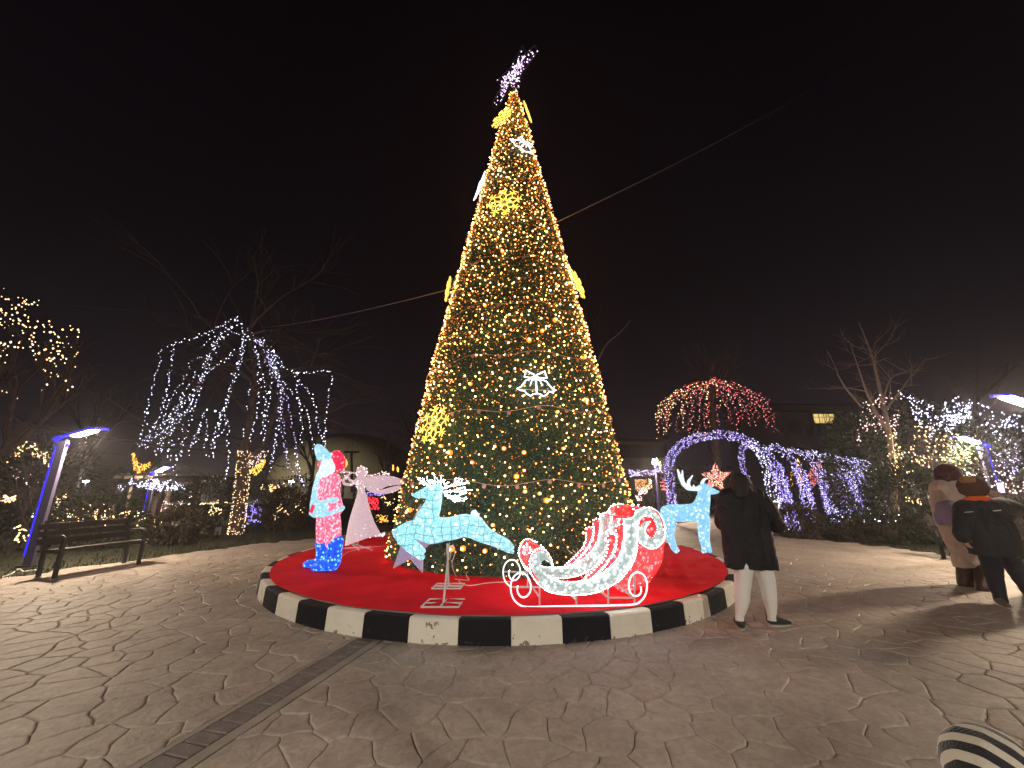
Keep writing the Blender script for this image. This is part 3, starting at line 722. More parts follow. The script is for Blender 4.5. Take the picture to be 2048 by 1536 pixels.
# cables under the leaping reindeer
m = MB()
m.tube(smooth_path([at(900,1085,5.2),at(893,1100,5.2),at(899,1118,5.3),at(905,1090,5.25),at(910,1105,5.3),at(904,1130,5.4),gnd(912,1152,CZ+.01),gnd(922,1166,CZ+.008),gnd(940,1171,CZ+.008),gnd(975,1166,CZ+.008),gnd(1025,1163,CZ+.01)], 8), .006, n=5)
m.tube(smooth_path([gnd(910,1158,CZ+.01),gnd(930,1160,CZ+.008),gnd(938,1159,CZ+.03),gnd(932,1148,CZ+.06),gnd(944,1135,CZ+.05)], 6), .005, n=5)
tag(m.build('power_cable', M['cable'], smooth=True), 'white power cable looping from the leaping reindeer across the carpet to the sleigh', 'cable')
m = MB()
m.tube(smooth_path([gnd(684,1112,CZ+.01),gnd(700,1103,CZ+.01),gnd(730,1096,CZ+.01),gnd(770,1092,CZ+.01),gnd(830,1088,CZ+.01)], 6), .006, n=5)
tag(m.build('power_cable', M['cable'], smooth=True), 'thin white power cable on the carpet behind the boots of the red figure', 'cable')

# standing reindeer
D = 8.3; n3 = ND(c3, D)
rs = thing('standing_reindeer', (at(1375,1103,D).x, D, CZ), 'light blue lit reindeer standing on the carpet facing right', 'lit reindeer')
body = chains(n3, [
 [(572,452,11),(545,452,20),(505,440,30),(468,430,40),(450,435,36)],
 [(465,440,38),(468,480,44),(458,530,52),(440,580,62)],
 [(440,590,66),(380,605,62),(300,608,62),(230,605,62),(195,600,48)],
 [(455,640,42,-.12),(450,720,27,-.13),(452,800,22,-.13),(475,880,18,-.13),(462,888,15,-.13)],
 [(470,640,40,.12),(488,720,25,.13),(488,800,20,.13),(510,885,17,.13)],
 [(195,640,44,-.12),(205,700,30,-.13),(212,780,21,-.13),(240,860,19,-.13),(265,888,18,-.13)],
 [(200,630,44,.12),(232,690,28,.13),(228,770,20,.13),(252,850,18,.13),(275,880,16,.13)],
 [(170,580,20),(160,610,14)], [(440,425,12,.05),(425,405,6,.1)],
])
blob('body', body, .022, M['reindeer_b'], rs, smooth=3)
at_ = chains(n3, [
 [(440,425,15,-.05),(400,432,15,-.1),(350,425,16,-.16),(318,395,16,-.2),(295,350,13,-.22),(275,290,7,-.22)],
 [(318,395,12,-.2),(308,340,10,-.2),(312,295,5,-.2)], [(355,420,14,-.16),(355,375,11,-.16),(385,332,5,-.16)],
 [(455,415,15,.05),(455,385,12,.08),(470,360,9,.08),(488,355,5,.08)], [(400,432,10,-.1),(392,405,6,-.1)],
])
blob('antlers', at_, .014, M['antler_lit'], rs, smooth=2)

# star leaning on the tree behind the leaping reindeer
D = 6.25
ss = thing('star_decoration', (at(825,1120,D).x, D, CZ), 'lilac five-pointed star standing on the carpet behind the leaping reindeer', 'star decoration')
M['lilac_mesh'] = glow('lilac_mesh', (.16,.12,.20), (.26,.20,.32), (.4,.33,.5), scale=70)
cx, cy = 826, 1086; R5, r5 = 66, 27; base = at(cx, cy, D); mp_ = mpp(cy, D); V = []
outp = [(787,1136),(845,1145),(878,1073),(842,1008),(782,1062)]; inn = []
def inner(i):
    a, b = outp[i], outp[(i+1)%5]; mx_, my_ = (a[0]+b[0])/2, (a[1]+b[1])/2; return (mx_+(cx-mx_)*.42, my_+(cy-my_)*.42)
seq = []
for i in range(5): seq.append(outp[i]); seq.append(inner(i))
m = MB(); Fr = [at(p[0], p[1], D-.0+(.20*(1145-p[1])/140)) for p in seq]; ctr = (sum(Fr, Vector())/10)
n = 10; m.add(Fr+[ctr+Vector((0,-.09,0)), ctr+Vector((0,.09,0))], [(i, (i+1)%n, 10) for i in range(n)]+[((i+1)%n, i, 11) for i in range(n)])
sb = m.build('star_body', M['lilac_mesh'], ss)
m = MB()
for i in range(10): m.tube([Fr[i], Fr[(i+1)%10]], .007, n=5)
m.build('frame', M['white_metal'], ss)

# Santa-like figure
D = 6.62; n8 = ND(c8, D)
sa = thing('santa_figure', (at(645,1138,D).x, D, CZ), 'glowing red and pale blue Santa figure with blue boots facing left', 'lit figure')
blob('trousers', chains(n8, [[(408,820,80,-.08),(412,900,88,-.08),(415,1000,88,-.08),(418,1120,84,-.08)],[(300,820,60,.1),(285,900,52,.12),(280,1000,50,.12),(282,1120,46,.12)],[(350,800,80),(350,860,70)]]), .022, M['santa_red'], sa)
blob('coat', chains(n8, [[(400,420,70,-.05),(400,520,88,-.08),(400,620,92,-.08),(420,700,92,-.08),(440,750,90,-.06)],[(320,420,55,.06),(310,520,70,.08),(300,640,82,.08),(290,740,95,.06)],[(330,450,70),(340,560,95),(350,660,105),(360,740,100)]]), .022, M['santa_red'], sa, cut=[(Vector(n8(350,815,1)[:3]), Vector((.02,0,-1)))])
blob('sleeve', chains(n8, [[(440,420,58,-.22),(445,500,56,-.27),(430,580,54,-.3),(425,640,46,-.3)]]), .018, M['santa_red'], sa)
blob('sleeve', chains(n8, [[(300,460,38,.1),(270,540,40,.12),(262,610,36,.1),(300,650,32,0),(330,660,30,-.1)]]), .018, M['santa_red'], sa)
blob('cuff', chains(n8, [[(385,662,30,-.36),(450,655,30,-.36)]]), .014, M['santa_white'], sa)
tr_ = blob('coat_trim', chains(n8, [[(250,420,26,-.12),(222,520,28,-.14),(210,620,30,-.14),(205,720,42,-.16),(215,800,46,-.14)],[(250,700,44,-.17),(300,720,44,-.2),(290,790,50,-.18),(235,810,44,-.16)],[(300,830,24,-.18),(380,805,23,-.24),(460,780,24,-.22),(515,755,25,-.1),(530,740,22,.05)],[(180,800,30,.0),(220,835,24,.15)],[(330,690,40,-.2),(320,760,40,-.22)]]), .017, M['santa_white'], sa)
m = MB(); m.box(Vector(n8(190,755,1,-.30)[:3]), (.045,.03,.115), mat=Matrix.Rotation(.2, 3, 'Y')); m.build('button', M['santa_hat'], sa)
blob('head', chains(n8, [[(345,250,62),(340,300,60)],[(340,330,50),(370,400,50)]]), .02, M['santa_red'], sa)
m_face = blob('face', chains(n8, [[(280,262,30,-.05),(262,275,18,-.05)],[(300,290,30,-.03),(272,300,14,-.03)]]), .012, M['santa_red'], sa)
blob('beard', chains(n8, [[(395,235,38,-.08),(400,300,44,-.1),(360,330,50,-.1),(300,350,44,-.08),(262,400,36,-.08),(245,440,24,-.08)],[(330,245,38,-.08),(300,320,34,-.08)],[(405,330,34,-.1),(330,370,40,-.1)]]), .015, M['beard'], sa)
blob('hat', chains(n8, [[(430,210,60),(470,220,82),(480,270,74),(475,315,50)],[(455,170,62),(490,210,60)]]), .02, M['santa_hat'], sa)
blob('hat_brim', chains(n8, [[(270,195,34,-.03),(275,145,50,-.04),(262,92,48,-.04),(250,75,34)],[(320,190,38,-.06),(365,180,40,-.08),(395,160,26,-.06)],[(300,110,40),(340,165,44)]]), .015, M['santa_white'], sa)
for dd, sp in ((-.08, [[(435,1125,84),(435,1200,82),(428,1290,78),(420,1350,76)],[(420,1370,62),(340,1375,58),(260,1385,54),(215,1395,44)],[(440,1120,90),(440,1145,86)]]), (.14, [[(278,1125,55),(285,1200,54),(290,1280,54),(290,1330,50)],[(290,1350,48),(220,1352,46),(150,1358,42),(120,1365,36)]])):
    blob('boot', chains(n8, [[p+(dd,) for p in ch] for ch in sp]), .018, M['santa_boot'], sa, cut=[(Vector((0,0,CZ+.004)), Vector((0,0,-1)))])

# angel with trumpet: netting over a wire frame
D = 8.85
an = thing('angel_figure', (at(705,1095,D).x, D, CZ), 'pale pink mesh angel blowing a trumpet with wings spread right', 'lit angel')
M['angel'] = glow('angel_net', (.34,.23,.26), (.58,.43,.47), (1,.9,1), scale=90, spots=9, spot_r=.10, strength=.9)
def P8(u, v, dd=0.0): px, py = c8(u, v); return at(px, py, D+dd)
m = MB(); rows = [(560,688,768,.06),(620,676,790,.08),(700,650,808,.13),(800,618,836,.2),(900,590,872,.26),(1000,570,925,.32),(1060,560,960,.34)]
ringn = 22; V = []
for (v, u0, u1, ry) in rows:
    for j in range(ringn):
        a = 2*math.pi*j/ringn; u = (u0+u1)/2+(u1-u0)/2*math.cos(a); V.append(P8(u, v, ry*math.sin(a)))
for j in range(ringn):       # slanted hem
    a = 2*math.pi*j/ringn; u = 768+(222)*math.cos(a); V.append(P8(u, 1085-80*math.cos(a), .36*math.sin(a)))
m.add(V, [(i*ringn+j, (i+1)*ringn+j, (i+1)*ringn+(j+1)%ringn, i*ringn+(j+1)%ringn) for i in range(len(rows)) for j in range(ringn)])
sk = m.build('skirt', M['angel'], an, smooth=True)
na = ND(c8, D)
tb = blob('torso', chains(na, [[(732,345,60)],[(730,345,56),(728,400,30),(725,440,44),(725,500,46),(728,560,40)],[(700,435,34),(750,425,34)]]), .022, M['angel'], an)
ar = blob('arm', chains(na, [[(690,430,22,-.06),(620,490,18,-.1),(545,485,16,-.1),(525,450,14,-.1),(560,400,14,-.1),(600,375,14,-.08)]]), .016, M['angel'], an)
ar2 = blob('arm', chains(na, [[(700,420,22,.08),(660,470,18,.1),(600,440,14,.08),(570,390,12,.02)]]), .016, M['angel'], an)
m = MB(); m.tube([P8(690,368,-.06), P8(600,355,-.07), P8(545,345,-.08), P8(515,338,-.08)], [.012,.014,.022,.055], n=10); tp = m.build('trumpet', M['angel'], an)
def panel(name, poly, dd, th, matx, parent):
    q = smooth_path([P8(u, v, dd) for u, v in poly], 4, closed=True); m = MB(); m.extrude(q, Vector((0,th,0))); return m.build(name, matx, parent)
w1 = panel('wing', [(760,420),(850,395),(940,388),(1040,395),(1110,410),(1182,445),(1168,485),(1090,495),(1000,510),(920,545),(850,560),(790,545)], -.08, .05, M['angel'], an)
w2 = panel('wing', [(780,540),(880,555),(990,535),(1080,510),(1150,500),(1158,525),(1120,555),(1030,585),(940,590),(850,580)], .14, .05, M['angel'], an)
P = []
for o_, k_ in ((sk,420),(tb,70),(w1,90),(w2,40),(ar,20),(tp,12)):
    q, nn = scatter_on(o_.data, k_, k_, .012)
    if o_ is sk: q = q-nn*.024
    P += list(q)
bulbs('string_light_bulbs', P, .0095, M['rose'], an, seed=12)
m = MB(); b0 = gnd(712,1094,CZ+.015)
for a, b in (((690,1082),(745,1100)),((655,1098),(742,1094)),((700,1085),(718,1100))): m.bar(gnd(*a, CZ+.015), gnd(*b, CZ+.015), .02)
m.bar(gnd(715,1092,CZ+.01), P8(728,560), .02); m.bar(gnd(706,1090,CZ+.01), P8(700,900), .014); m.build('stand', M['white_metal'], an)

# ------------------------------------------------------------------ sleigh
D = 4.75; WV = Vector((-.10,.80,0))
sl = thing('sleigh', (at(1150,1213,D).x, D+.4, CZ), 'red and white lit sleigh with curled runners standing on the carpet', 'lit sleigh')
M['sl_white'] = glow('silver_thread_panel', (.16,.21,.20), (.36,.44,.42), (.9,1,1), scale=55, spots=19, spot_r=.26)
M['sl_red'] = glow('red_thread_panel', (.62,.004,.006), (.82,.03,.04), (1,.55,.55), scale=48, spots=17, spot_r=.20, stretch=(1.4,1.4,.7))
def P2(u, v): px, py = c2(u, v); return at(px, py, D)
runner = [(385,1085),(385,1145),(420,1195),(470,1195),(515,1140),(515,1050),(475,975),(415,950),(355,980),(318,1055),(318,1150),(355,1235),(430,1290),(520,1300),(700,1296),(1000,1290),(1300,1285),(1560,1275),(1640,1245),(1695,1170),(1710,1070),(1685,985),(1625,945),(1560,970),(1525,1050),(1530,1130),(1565,1180),(1615,1185),(1650,1145),(1645,1090)]
gu = gnd(*c2(1000,1300), CZ).z
outer = [(745,895),(735,830),(690,740),(630,702),(565,715),(520,790),(508,880),(530,970),(600,1070),(710,1140),(850,1172),(1000,1176),(1150,1160),(1290,1110),(1420,1030),(1510,930),(1575,820),(1605,700),(1612,560),(1610,430)]
inner_ = [(1470,400),(1475,520),(1470,620),(1440,740),(1370,850),(1260,950),(1130,1018),(1000,1038),(860,1040),(740,1020),(655,975),(615,905),(620,850),(655,812),(700,835)]
band = outer+inner_
scroll_out = [(1610,640),(1560,480),(1560,370),(1610,305),(1700,280),(1790,300),(1860,380),(1893,500),(1880,610),(1820,685),(1740,700),(1660,670),(1615,610)]
scroll_o2 = [(1470,400),(1560,385),(1610,310),(1700,280),(1790,300),(1860,380),(1893,500),(1880,610),(1820,685),(1740,700),(1660,665),(1618,610)]
curl = [(1618,450),(1650,385),(1715,365),(1775,400),(1810,490),(1790,560),(1750,585),(1700,560),(1690,500),(1715,440),(1745,425)]
red1 = [(1396,470),(1470,455),(1475,520),(1470,620),(1440,740),(1370,850),(1260,950),(1150,1010),(1230,930),(1308,830),(1372,710),(1396,600)]
red2 = [(1312,570),(1390,560),(1392,680),(1340,800),(1250,910),(1140,1005),(1060,1020),(1165,920),(1258,820),(1305,720)]
ledpts = []; hot = []
for side, off in ((0, Vector()), (1, WV)):
    rp = [p+off for p in smooth_path([P2(*p) for p in runner], 5)]
    m = MB(); m.tube(rp, .009, n=6); m.build('runner', M['rope_sleigh'], sl, smooth=True)
    ledpts += resample(rp, .027)
    th = Vector((0,.05,0))
    bq = [p+off for p in [P2(*q) for q in band]]
    bo = smooth_path([P2(*q)+off for q in outer], 4); bi = smooth_path([P2(*q)+off for q in inner_], 4)
    m = MB()     # band as quads between outer and inner edge, with thickness
    K = 60
    def rs_(pts, K):
        L = [0]; 
        for a, b in zip(pts, pts[1:]): L.append(L[-1]+(b-a).length)
        out = []; j = 0
        for i in range(K+1):
            t = L[-1]*i/K
            while j < len(L)-2 and L[j+1] < t: j += 1
            out.append(pts[j].lerp(pts[j+1], (t-L[j])/max(1e-9, L[j+1]-L[j])))
        return out
    A = rs_(bo, K); B = rs_(list(reversed(bi)), K)
    V = []
    for a, b in zip(A, B):
        mid = (a+b)/2; V += [a+th*.5, a.lerp(b,.25)-th*.4, mid-th*.7, a.lerp(b,.75)-th*.4, b+th*.5, mid+th*1.2]
    m.add(V, [(i*6+j, (i+1)*6+j, (i+1)*6+(j+1)%6, i*6+(j+1)%6) for i in range(K) for j in range(6)]+[tuple(range(6)), tuple(K*6+j for j in range(5,-1,-1))])
    bd = m.build('side_band', M['sl_white'], sl, smooth=True)
    q, nn = scatter_on(bd.data, 60, 20+side, .008); hot += list(q)
    # rear scroll: ring of silver with a red heart and a white curl
    sc_ = [P2(*q_)+off for q_ in scroll_o2]; so = smooth_path(sc_, 3); m = MB(); m.extrude(so, th); s1 = m.build('scroll', M['sl_white'], sl)
    q, nn = scatter_on(s1.data, 34, 30+side, .008); hot += list(q)
    ch = smooth_path([P2(*q_)+off-Vector((0,.012,0)) for q_ in [(1625,450),(1650,385),(1715,362),(1780,400),(1812,490),(1795,570),(1745,590),(1705,560),(1700,500),(1735,455),(1720,430),(1680,425),(1640,480)]], 3, closed=True)
    m = MB(); m.extrude(ch, Vector((0,.03,0))); m.build('scroll_heart', M['sl_red'], sl)
    for rr_ in (red1, red2):
        pr = smooth_path([P2(*q_)+off for q_ in rr_], 3, closed=True); m = MB(); m.extrude(pr, th); rd = m.build('side_stripe', M['sl_red'], sl)
        ledpts += [p-Vector((0,.006,0)) for p in resample(pr, .04)]
    m = MB()
    for e_ in (bo, bi, so, smooth_path([P2(*q_)+off for q_ in curl], 4)):
        e2 = [p-Vector((0,.008,0)) for p in e_]; m.tube(e2, .004, n=5); ledpts += resample(e2, .027)
    m.build('edge_rope', M['rope_sleigh'], sl, smooth=True)
    m = MB()
    for a, b in (((610,1090),(610,1296)),((985,1170),(985,1290)),((1312,1105),(1312,1285)),((1582,960),(1582,1275)),((1320,1205),(1580,1205)),((1390,1068),(1565,1185)),((1235,1130),(1312,1205)),((320,1097),(600,1097))):
        m = MB(); m.bar(P2(*a)+off, P2(*b)+off, .015); m.build('frame_strut', M['white_metal'], sl)
# cross members, floor, rolls
for p in ((610,1200),(985,1230),(1312,1205),(1582,1205),(610,1040),(1312,1085)): m = MB(); m.bar(P2(*p), P2(*p)+WV, .014); m.build('cross_bar', M['white_metal'], sl)
fr = smooth_path([P2(*q) for q in [(600,1040),(530,960),(500,880),(515,790),(560,715),(625,700),(690,735),(735,820)]], 5)
m = MB(); m.sheet(fr, WV, seg=10); o = m.build('front_roll', M['sl_red'], sl, smooth=True)
s = o.modifiers.new('th', 'SOLIDIFY'); s.thickness = .02; q, nn = scatter_on(o.data, 30, 3, .012); hot += list(q)
rr_ = smooth_path([P2(*q) for q in [(1500,395),(1560,375),(1610,305),(1700,280),(1790,300),(1860,380),(1893,500),(1888,620),(1880,760),(1845,880),(1790,980),(1700,1080),(1600,1130),(1450,1150)]], 5)
m = MB(); m.sheet(rr_, WV, seg=10); o = m.build('back_panel', M['sl_red'], sl, smooth=True)
s = o.modifiers.new('th', 'SOLIDIFY'); s.thickness = .02; q, nn = scatter_on(o.data, 150, 4, -.014); hot += list(q); q, nn = scatter_on(o.data, 60, 9, .014); hot += list(q)
for e_ in (fr, rr_):
    ledpts += resample([p+WV for p in e_], .03)
m = MB(); m.sheet(smooth_path([P2(*q) for q in [(1130,1000),(1250,930),(1340,830),(1390,720),(1400,560)]], 4), WV, seg=6)
# thin hanging wires inside the seat instead of a solid cushion
wm = MB(); rw = random.Random(2)
for i in range(26):
    a = P2(1470+rw.uniform(-20,60), 400+rw.uniform(-10,40))+WV*rw.uniform(.3,1); b = a+Vector((rw.uniform(-.05,.05), rw.uniform(-.05,.05), -rw.uniform(.1,.3)))
    wm.tube(smooth_path([a, (a+b)/2+Vector((rw.uniform(-.04,.04),0,0)), b], 4), .003, n=4)
for i in range(18):
    a = P2(1230+rw.uniform(-40,40), 930)+WV*rw.uniform(.5,1); b = a+Vector((rw.uniform(-.16,.1), 0, rw.uniform(-.02,.14)))
    wm.tube([a, b], .003, n=4)
wm.build('loose_wires', M['cable'], sl, kind='stuff')
bulbs('rope_bulbs', ledpts, .0056, M['led_white'], sl, var=.25, seed=21)
bulbs('panel_bulbs', hot, .0055, M['led_white'], sl, var=.5, seed=22)
# ------------------------------------------------------------------ people
M['skin'] = mat('skin', (.42,.25,.18), .6); M['skin_dark'] = M['skin']
M['coat_black'] = mat('black_coat', (.008,.008,.0115), .7, bump=.8, bscale=26, spec=.35)
M['hair_dark'] = mat('dark_hair', (.012,.009,.009), .6, bump=.7, bscale=90)
M['leggings'] = mat('off_white_leggings', (.76,.75,.73), .9, bump=.25, bscale=160)
M['shoe_dark'] = mat('dark_trainers', (.03,.028,.028), .6); M['sole'] = mat('shoe_sole', (.45,.42,.38), .6)
M['pink_coat'] = mat('beige_pink_fleece', (.62,.48,.42), .95, bump=.7, bscale=60, var=.15, vscale=10, sheen=.3)
M['lilac_cloth'] = mat('lilac_fleece', (.26,.22,.36), .95, bump=.4, bscale=60)
M['plum'] = mat('plum_knit', (.07,.022,.03), .95, bump=.5, bscale=70)
M['brown_knit'] = mat('brown_knit', (.085,.032,.018), .95, bump=.7, bscale=90)
M['pompom'] = mat('tan_pompom', (.38,.20,.07), .95, bump=1, bscale=120)
M['jacket'] = mat('dark_green_grey_jacket', (.014,.016,.017), .85, bump=.3, bscale=40)
M['orange'] = mat('orange_fleece', (.75,.12,.02), .9)
M['trouser'] = mat('navy_trousers', (.010,.012,.022), .85)
M['boots'] = mat('brown_boots', (.05,.018,.014), .6)
M['phone_glow'] = emit('phone_screen', (.8,.88,1), 1.6); M['phone_body'] = mat('phone_body', (.02,.02,.02), .3)
M['eye_white'] = mat('eye', (.6,.6,.6), .3)
PIX = {}
def world_chains(c, d, spec, sc):
    out = []
    for ch in spec:
        o_ = []
        for p in ch:
            u, v, r = p[:3]; dd = p[3] if len(p) > 3 else 0.0; px, py = c(u, v); P = at(px, py, d+dd); o_.append((P.x, P.y, P.z, r*mpp(py, d+dd)/sc))
        out.append(o_)
    return out
def head_chain(c0, face, s=1.0):
    """skull, jaw, nose, ears, neck around centre c0 looking along face"""
    c0 = Vector(c0); f = Vector(face).normalized(); up = Vector((0,0,1)); up = (up-f*f.dot(up)).normalized(); r = f.cross(up)
    P = lambda a, b, c_: tuple(c0+(f*a+r*b+up*c_)*s)
    return [[(*P(-.015,0,.03), .088*s), (*P(.01,0,.015), .082*s), (*P(.045,0,-.045), .055*s), (*P(.06,0,-.085), .034*s)],
            [(*P(.088,0,.015), .010*s), (*P(.108,0,-.025), .013*s)], [(*P(.092,.012,-.03), .008*s), (*P(.092,-.012,-.03), .008*s)],
            [(*P(.088,-.018,-.062), .007*s), (*P(.090,.018,-.062), .007*s)], [(*P(.0,.085,0), .016*s), (*P(-.01,.09,-.03), .012*s)], [(*P(.0,-.085,0), .016*s), (*P(-.01,-.09,-.03), .012*s)],
            [(*P(-.02,0,-.06), .056*s), (*P(-.03,0,-.17), .055*s)]], P
def eyes(P, parent, s=1.0):
    for sg in (-1, 1):
        m = MB(); m.add([Vector(P(.083, sg*.032, .018))+v*.010*s for v in SPV], SPF); m.build('eye', M['eye_white'], parent, smooth=True)
def hand(wrist, d, side, curl=.6, s=1.0):
    """palm and five fingers; d points along the palm, side towards the thumb"""
    w_ = Vector(wrist); d = Vector(d).normalized(); sd_ = Vector(side); sd_ = (sd_-d*d.dot(sd_)).normalized(); n_ = d.cross(sd_)
    ch = [[(*(w_), .026*s), (*(w_+d*.045*s+sd_*.018*s), .021*s), (*(w_+d*.085*s+sd_*.024*s), .016*s)], [(*w_, .024*s), (*(w_+d*.08*s-sd_*.022*s), .016*s)], [(*(w_+d*.03*s), .022*s), (*(w_+d*.085*s), .018*s)]]
    for k_, (o_, L) in enumerate(((.033,.072),(.011,.08),(-.011,.075),(-.031,.058))):
        b = w_+d*.088*s+sd_*o_*s; p1 = b+(d*math.cos(curl*.5)+n_*math.sin(curl*.5))*L*.5*s; p2 = p1+(d*math.cos(curl*1.3)+n_*math.sin(curl*1.3))*L*.32*s; p3 = p2+(d*math.cos(curl*2)+n_*math.sin(curl*2))*L*.22*s
        ch.append([(*b, .0095*s), (*p1, .0088*s), (*p2, .008*s), (*p3, .007*s)])
    b = w_+d*.025*s+sd_*.028*s; p1 = b+(d*.6+sd_*.8+n_*.3).normalized()*.038*s; p2 = p1+(d*.95+sd_*.25+n_*.4).normalized()*.032*s
    ch.append([(*b, .012*s), (*p1, .0105*s), (*p2, .0085*s)]); return ch
def thin(chs, k_=.72): return [[(x, y, z, r*k_) for x, y, z, r in ch] for ch in chs]
def shoe(parent, heel, toe, matx, s=1.0, up=0.0):
    h_, t_ = Vector(heel), Vector(toe); d = (t_-h_); L = d.length; d.normalize(); z = Vector((0,0,1)); 
    ch = [[(*(h_+z*.055*s), .040*s), (*(h_+d*L*.35+z*.055*s), .040*s), (*(h_+d*L*.7+z*.038*s), .036*s), (*(h_+d*L*.95+z*.03*s), .028*s)], [(*(h_+z*.055*s), .038*s), (*(h_+z*.125*s+d*.01), .040*s)]]
    zc = min(h_.z, t_.z)+.006
    blob('shoe', ch, .010, matx, parent, cut=[(Vector((0,0,zc+.006)), Vector((0,0,-1)))] if up == 0 else None)
    m = MB(); sd_ = Vector((-d.y, d.x, 0)).normalized(); K = 14; ring = []
    for k_ in range(K):
        a = 2*math.pi*k_/K; u = (math.cos(a)*.5+.48)*(L+.05)-.03; wv = math.sin(a)*.043*s*(1-.12*math.cos(a)); ring.append(h_+d*u+sd_*wv+z*(-.0+.002))
    m.extrude(ring, z*.016); m.build('sole', M['sole'], parent)

# --- person in black coat, standing by the kerb with white leggings
D = 4.72; wc = lambda sp: world_chains(c3, D, sp, 3.658)
fl_, fr_ = gnd(1481, 1258), gnd(1546, 1252)
pw = thing('person', ((fl_.x+fr_.x)/2, (fl_.y+fr_.y)/2, 0), 'person seen from behind in a black coat and white leggings filming with a phone', 'person')
hc = wc([[(738,395,10,-.0)]])[0][0][:3]
hch, HP = head_chain(hc, (.35,1,.05), 1.0)
legs = wc([[(770,900,64),(760,1000,62),(752,1110,58),(748,1165,54),(748,1230,52),(742,1280,44),(729,1360,29),(728,1425,32),(728,1450,30)],[(885,900,64),(900,1000,62),(925,1090,58),(938,1160,52),(950,1240,49),(958,1290,41),(963,1370,28),(966,1425,31)],[(770,900,70),(885,900,70)]])
rh_ = at(*c3(1005,640), D+.08)
larm = wc([[(640,490,50),(608,600,45,.05),(600,690,38,.14),(650,660,28,.26)]]); rarm = wc([[(860,490,50),(960,620,42,.0),(1010,700,34,.06),(1008,655,24,.12)]])
torso = wc([[(690,480,60),(700,600,66),(710,720,62),(720,860,64)],[(820,480,60),(830,600,66),(850,720,62),(860,860,64)],[(750,440,50),(760,560,80),(775,700,75),(790,860,75)]])
blob('body', hch+thin([ch[:-2] if len(ch) > 4 else ch for ch in legs], .62)+thin(larm, .6)+thin(rarm, .6)+thin(torso, .75)+hand(rh_, (-.1,.1,1), (-1,0,.2), .8, 1.2), .0085, M['skin'], pw, smooth=2)
eyes(HP, pw)
coat = wc([[(668,500,62),(655,610,76),(670,740,78),(690,880,72),(700,1000,70),(700,1060,70)],[(830,500,64),(850,620,78),(870,740,80),(905,880,80),(925,1000,78),(930,1060,76)],[(750,470,80),(760,600,110,-.0),(770,750,110,.02),(800,900,104,.02),(815,1060,100,.02)],[(700,465,55),(800,465,55)],
  [(640,490,60),(608,600,56,.05),(598,690,50,.14),(640,680,40,.24)],[(860,490,62),(955,610,58,.0),(1000,705,50,.05),(1010,680,42,.10)]])
blob('coat', coat, .016, M['coat_black'], pw, smooth=3, cut=[(at(*c3(800,1012), D), Vector((-.03,0,-1)))], fold=.017, fscale=10)
blob('hood', wc([[(735,440,72),(745,470,88)],[(660,470,50),(840,475,50)]]), .012, M['coat_black'], pw, fold=.006)
hr = blob('hair', wc([[(735,380,66,-.03),(732,430,58,-.06),(735,460,50,-.08)],[(700,400,44),(695,450,34)],[(775,400,46),(785,455,34)],[(740,362,46)]]), .009, M['hair_dark'], pw, fold=.006, fscale=26)
blob('leggings', legs, .011, M['leggings'], pw, smooth=2, cut=[(at(*c3(800,1392), D), Vector((0,0,-1)))], fold=.003, fscale=18)
shoe(pw, fl_+Vector((-.0,-.03,0)), fl_+Vector((.06,.19,0)), M['shoe_dark'], 1.15); shoe(pw, fr_+Vector((-.02,.0,0)), fr_+Vector((.20,.02,0)), M['shoe_dark'], 1.15)
# phone held in the right hand
pc = at(*c3(992,566), D+.16)
ph = thing('phone', pc, 'small phone with a lit white screen held up by the person in black', 'phone')
rot = Matrix.Rotation(.15, 3, 'X')@Matrix.Rotation(-.25, 3, 'Z')@Matrix.Rotation(.15, 3, 'Y')
m = MB(); m.box(pc, (.075,.009,.15), mat=rot); m.build('case', M['phone_body'], ph)
m = MB(); 
for dx, dz, sx_, sz_ in ((0,.066,.066,.012),(0,-.066,.066,.012),(-.027,0,.012,.12),(.027,0,.012,.12),(0.0,.01,.014,.07)): m.box(pc+rot@Vector((dx,-.0062,dz)), (sx_,.002,sz_), mat=rot)
m.build('screen', M['phone_glow'], ph)

# --- person in long pale fleece coat (right pair, left one), leaning back to the right
D = 6.7; wd = lambda sp: world_chains(c4, D, sp, 3.84)
f1, f2 = gnd(1928, 1171), gnd(1970, 1186)
pa = thing('person', ((f1.x+f2.x)/2, (f1.y+f2.y)/2, 0), 'person in a long pink-beige fleece coat, plum hat and brown boots, leaning towards a friend', 'person')
hc = wd([[(1010,335,10)]])[0][0][:3]; hch, HP = head_chain(hc, (1,.25,.25), 1.08)
legs = wd([[(1060,800,60),(1100,950,55),(1112,1060,44),(1112,1180,40)],[(1130,800,60,.05),(1200,950,55,.0),(1235,1070,44,-.1),(1245,1230,40,-.2)]])
tors = wd([[(950,450,60),(970,560,64),(1010,700,66),(1060,820,66)],[(1060,450,56),(1080,560,62),(1100,700,64),(1130,820,64)],[(1000,430,55),(1020,560,80),(1060,760,80)]])
blob('body', hch+thin(legs,.75)+thin(tors,.8), .011, M['skin'], pa, smooth=2); eyes(HP, pa)
blob('coat', wd([[(935,455,72),(945,560,76),(985,700,72),(1040,830,72),(1100,950,66),(1120,1070,66)],[(1050,450,70),(1080,560,80),(1110,700,84),(1150,850,84),(1190,960,76),(1215,1080,66)],[(1000,430,64),(1010,560,96),(1060,760,96),(1130,900,90),(1160,1060,80)],[(925,470,56),(920,580,50,-.1),(950,660,42,-.14),(1000,700,34,-.2)],[(1000,395,50),(1030,420,55)]]), .018, M['pink_coat'], pa, smooth=3, cut=[(at(*c4(1150,1050), D), Vector((.03,0,-1)))], fold=.022, fscale=8)
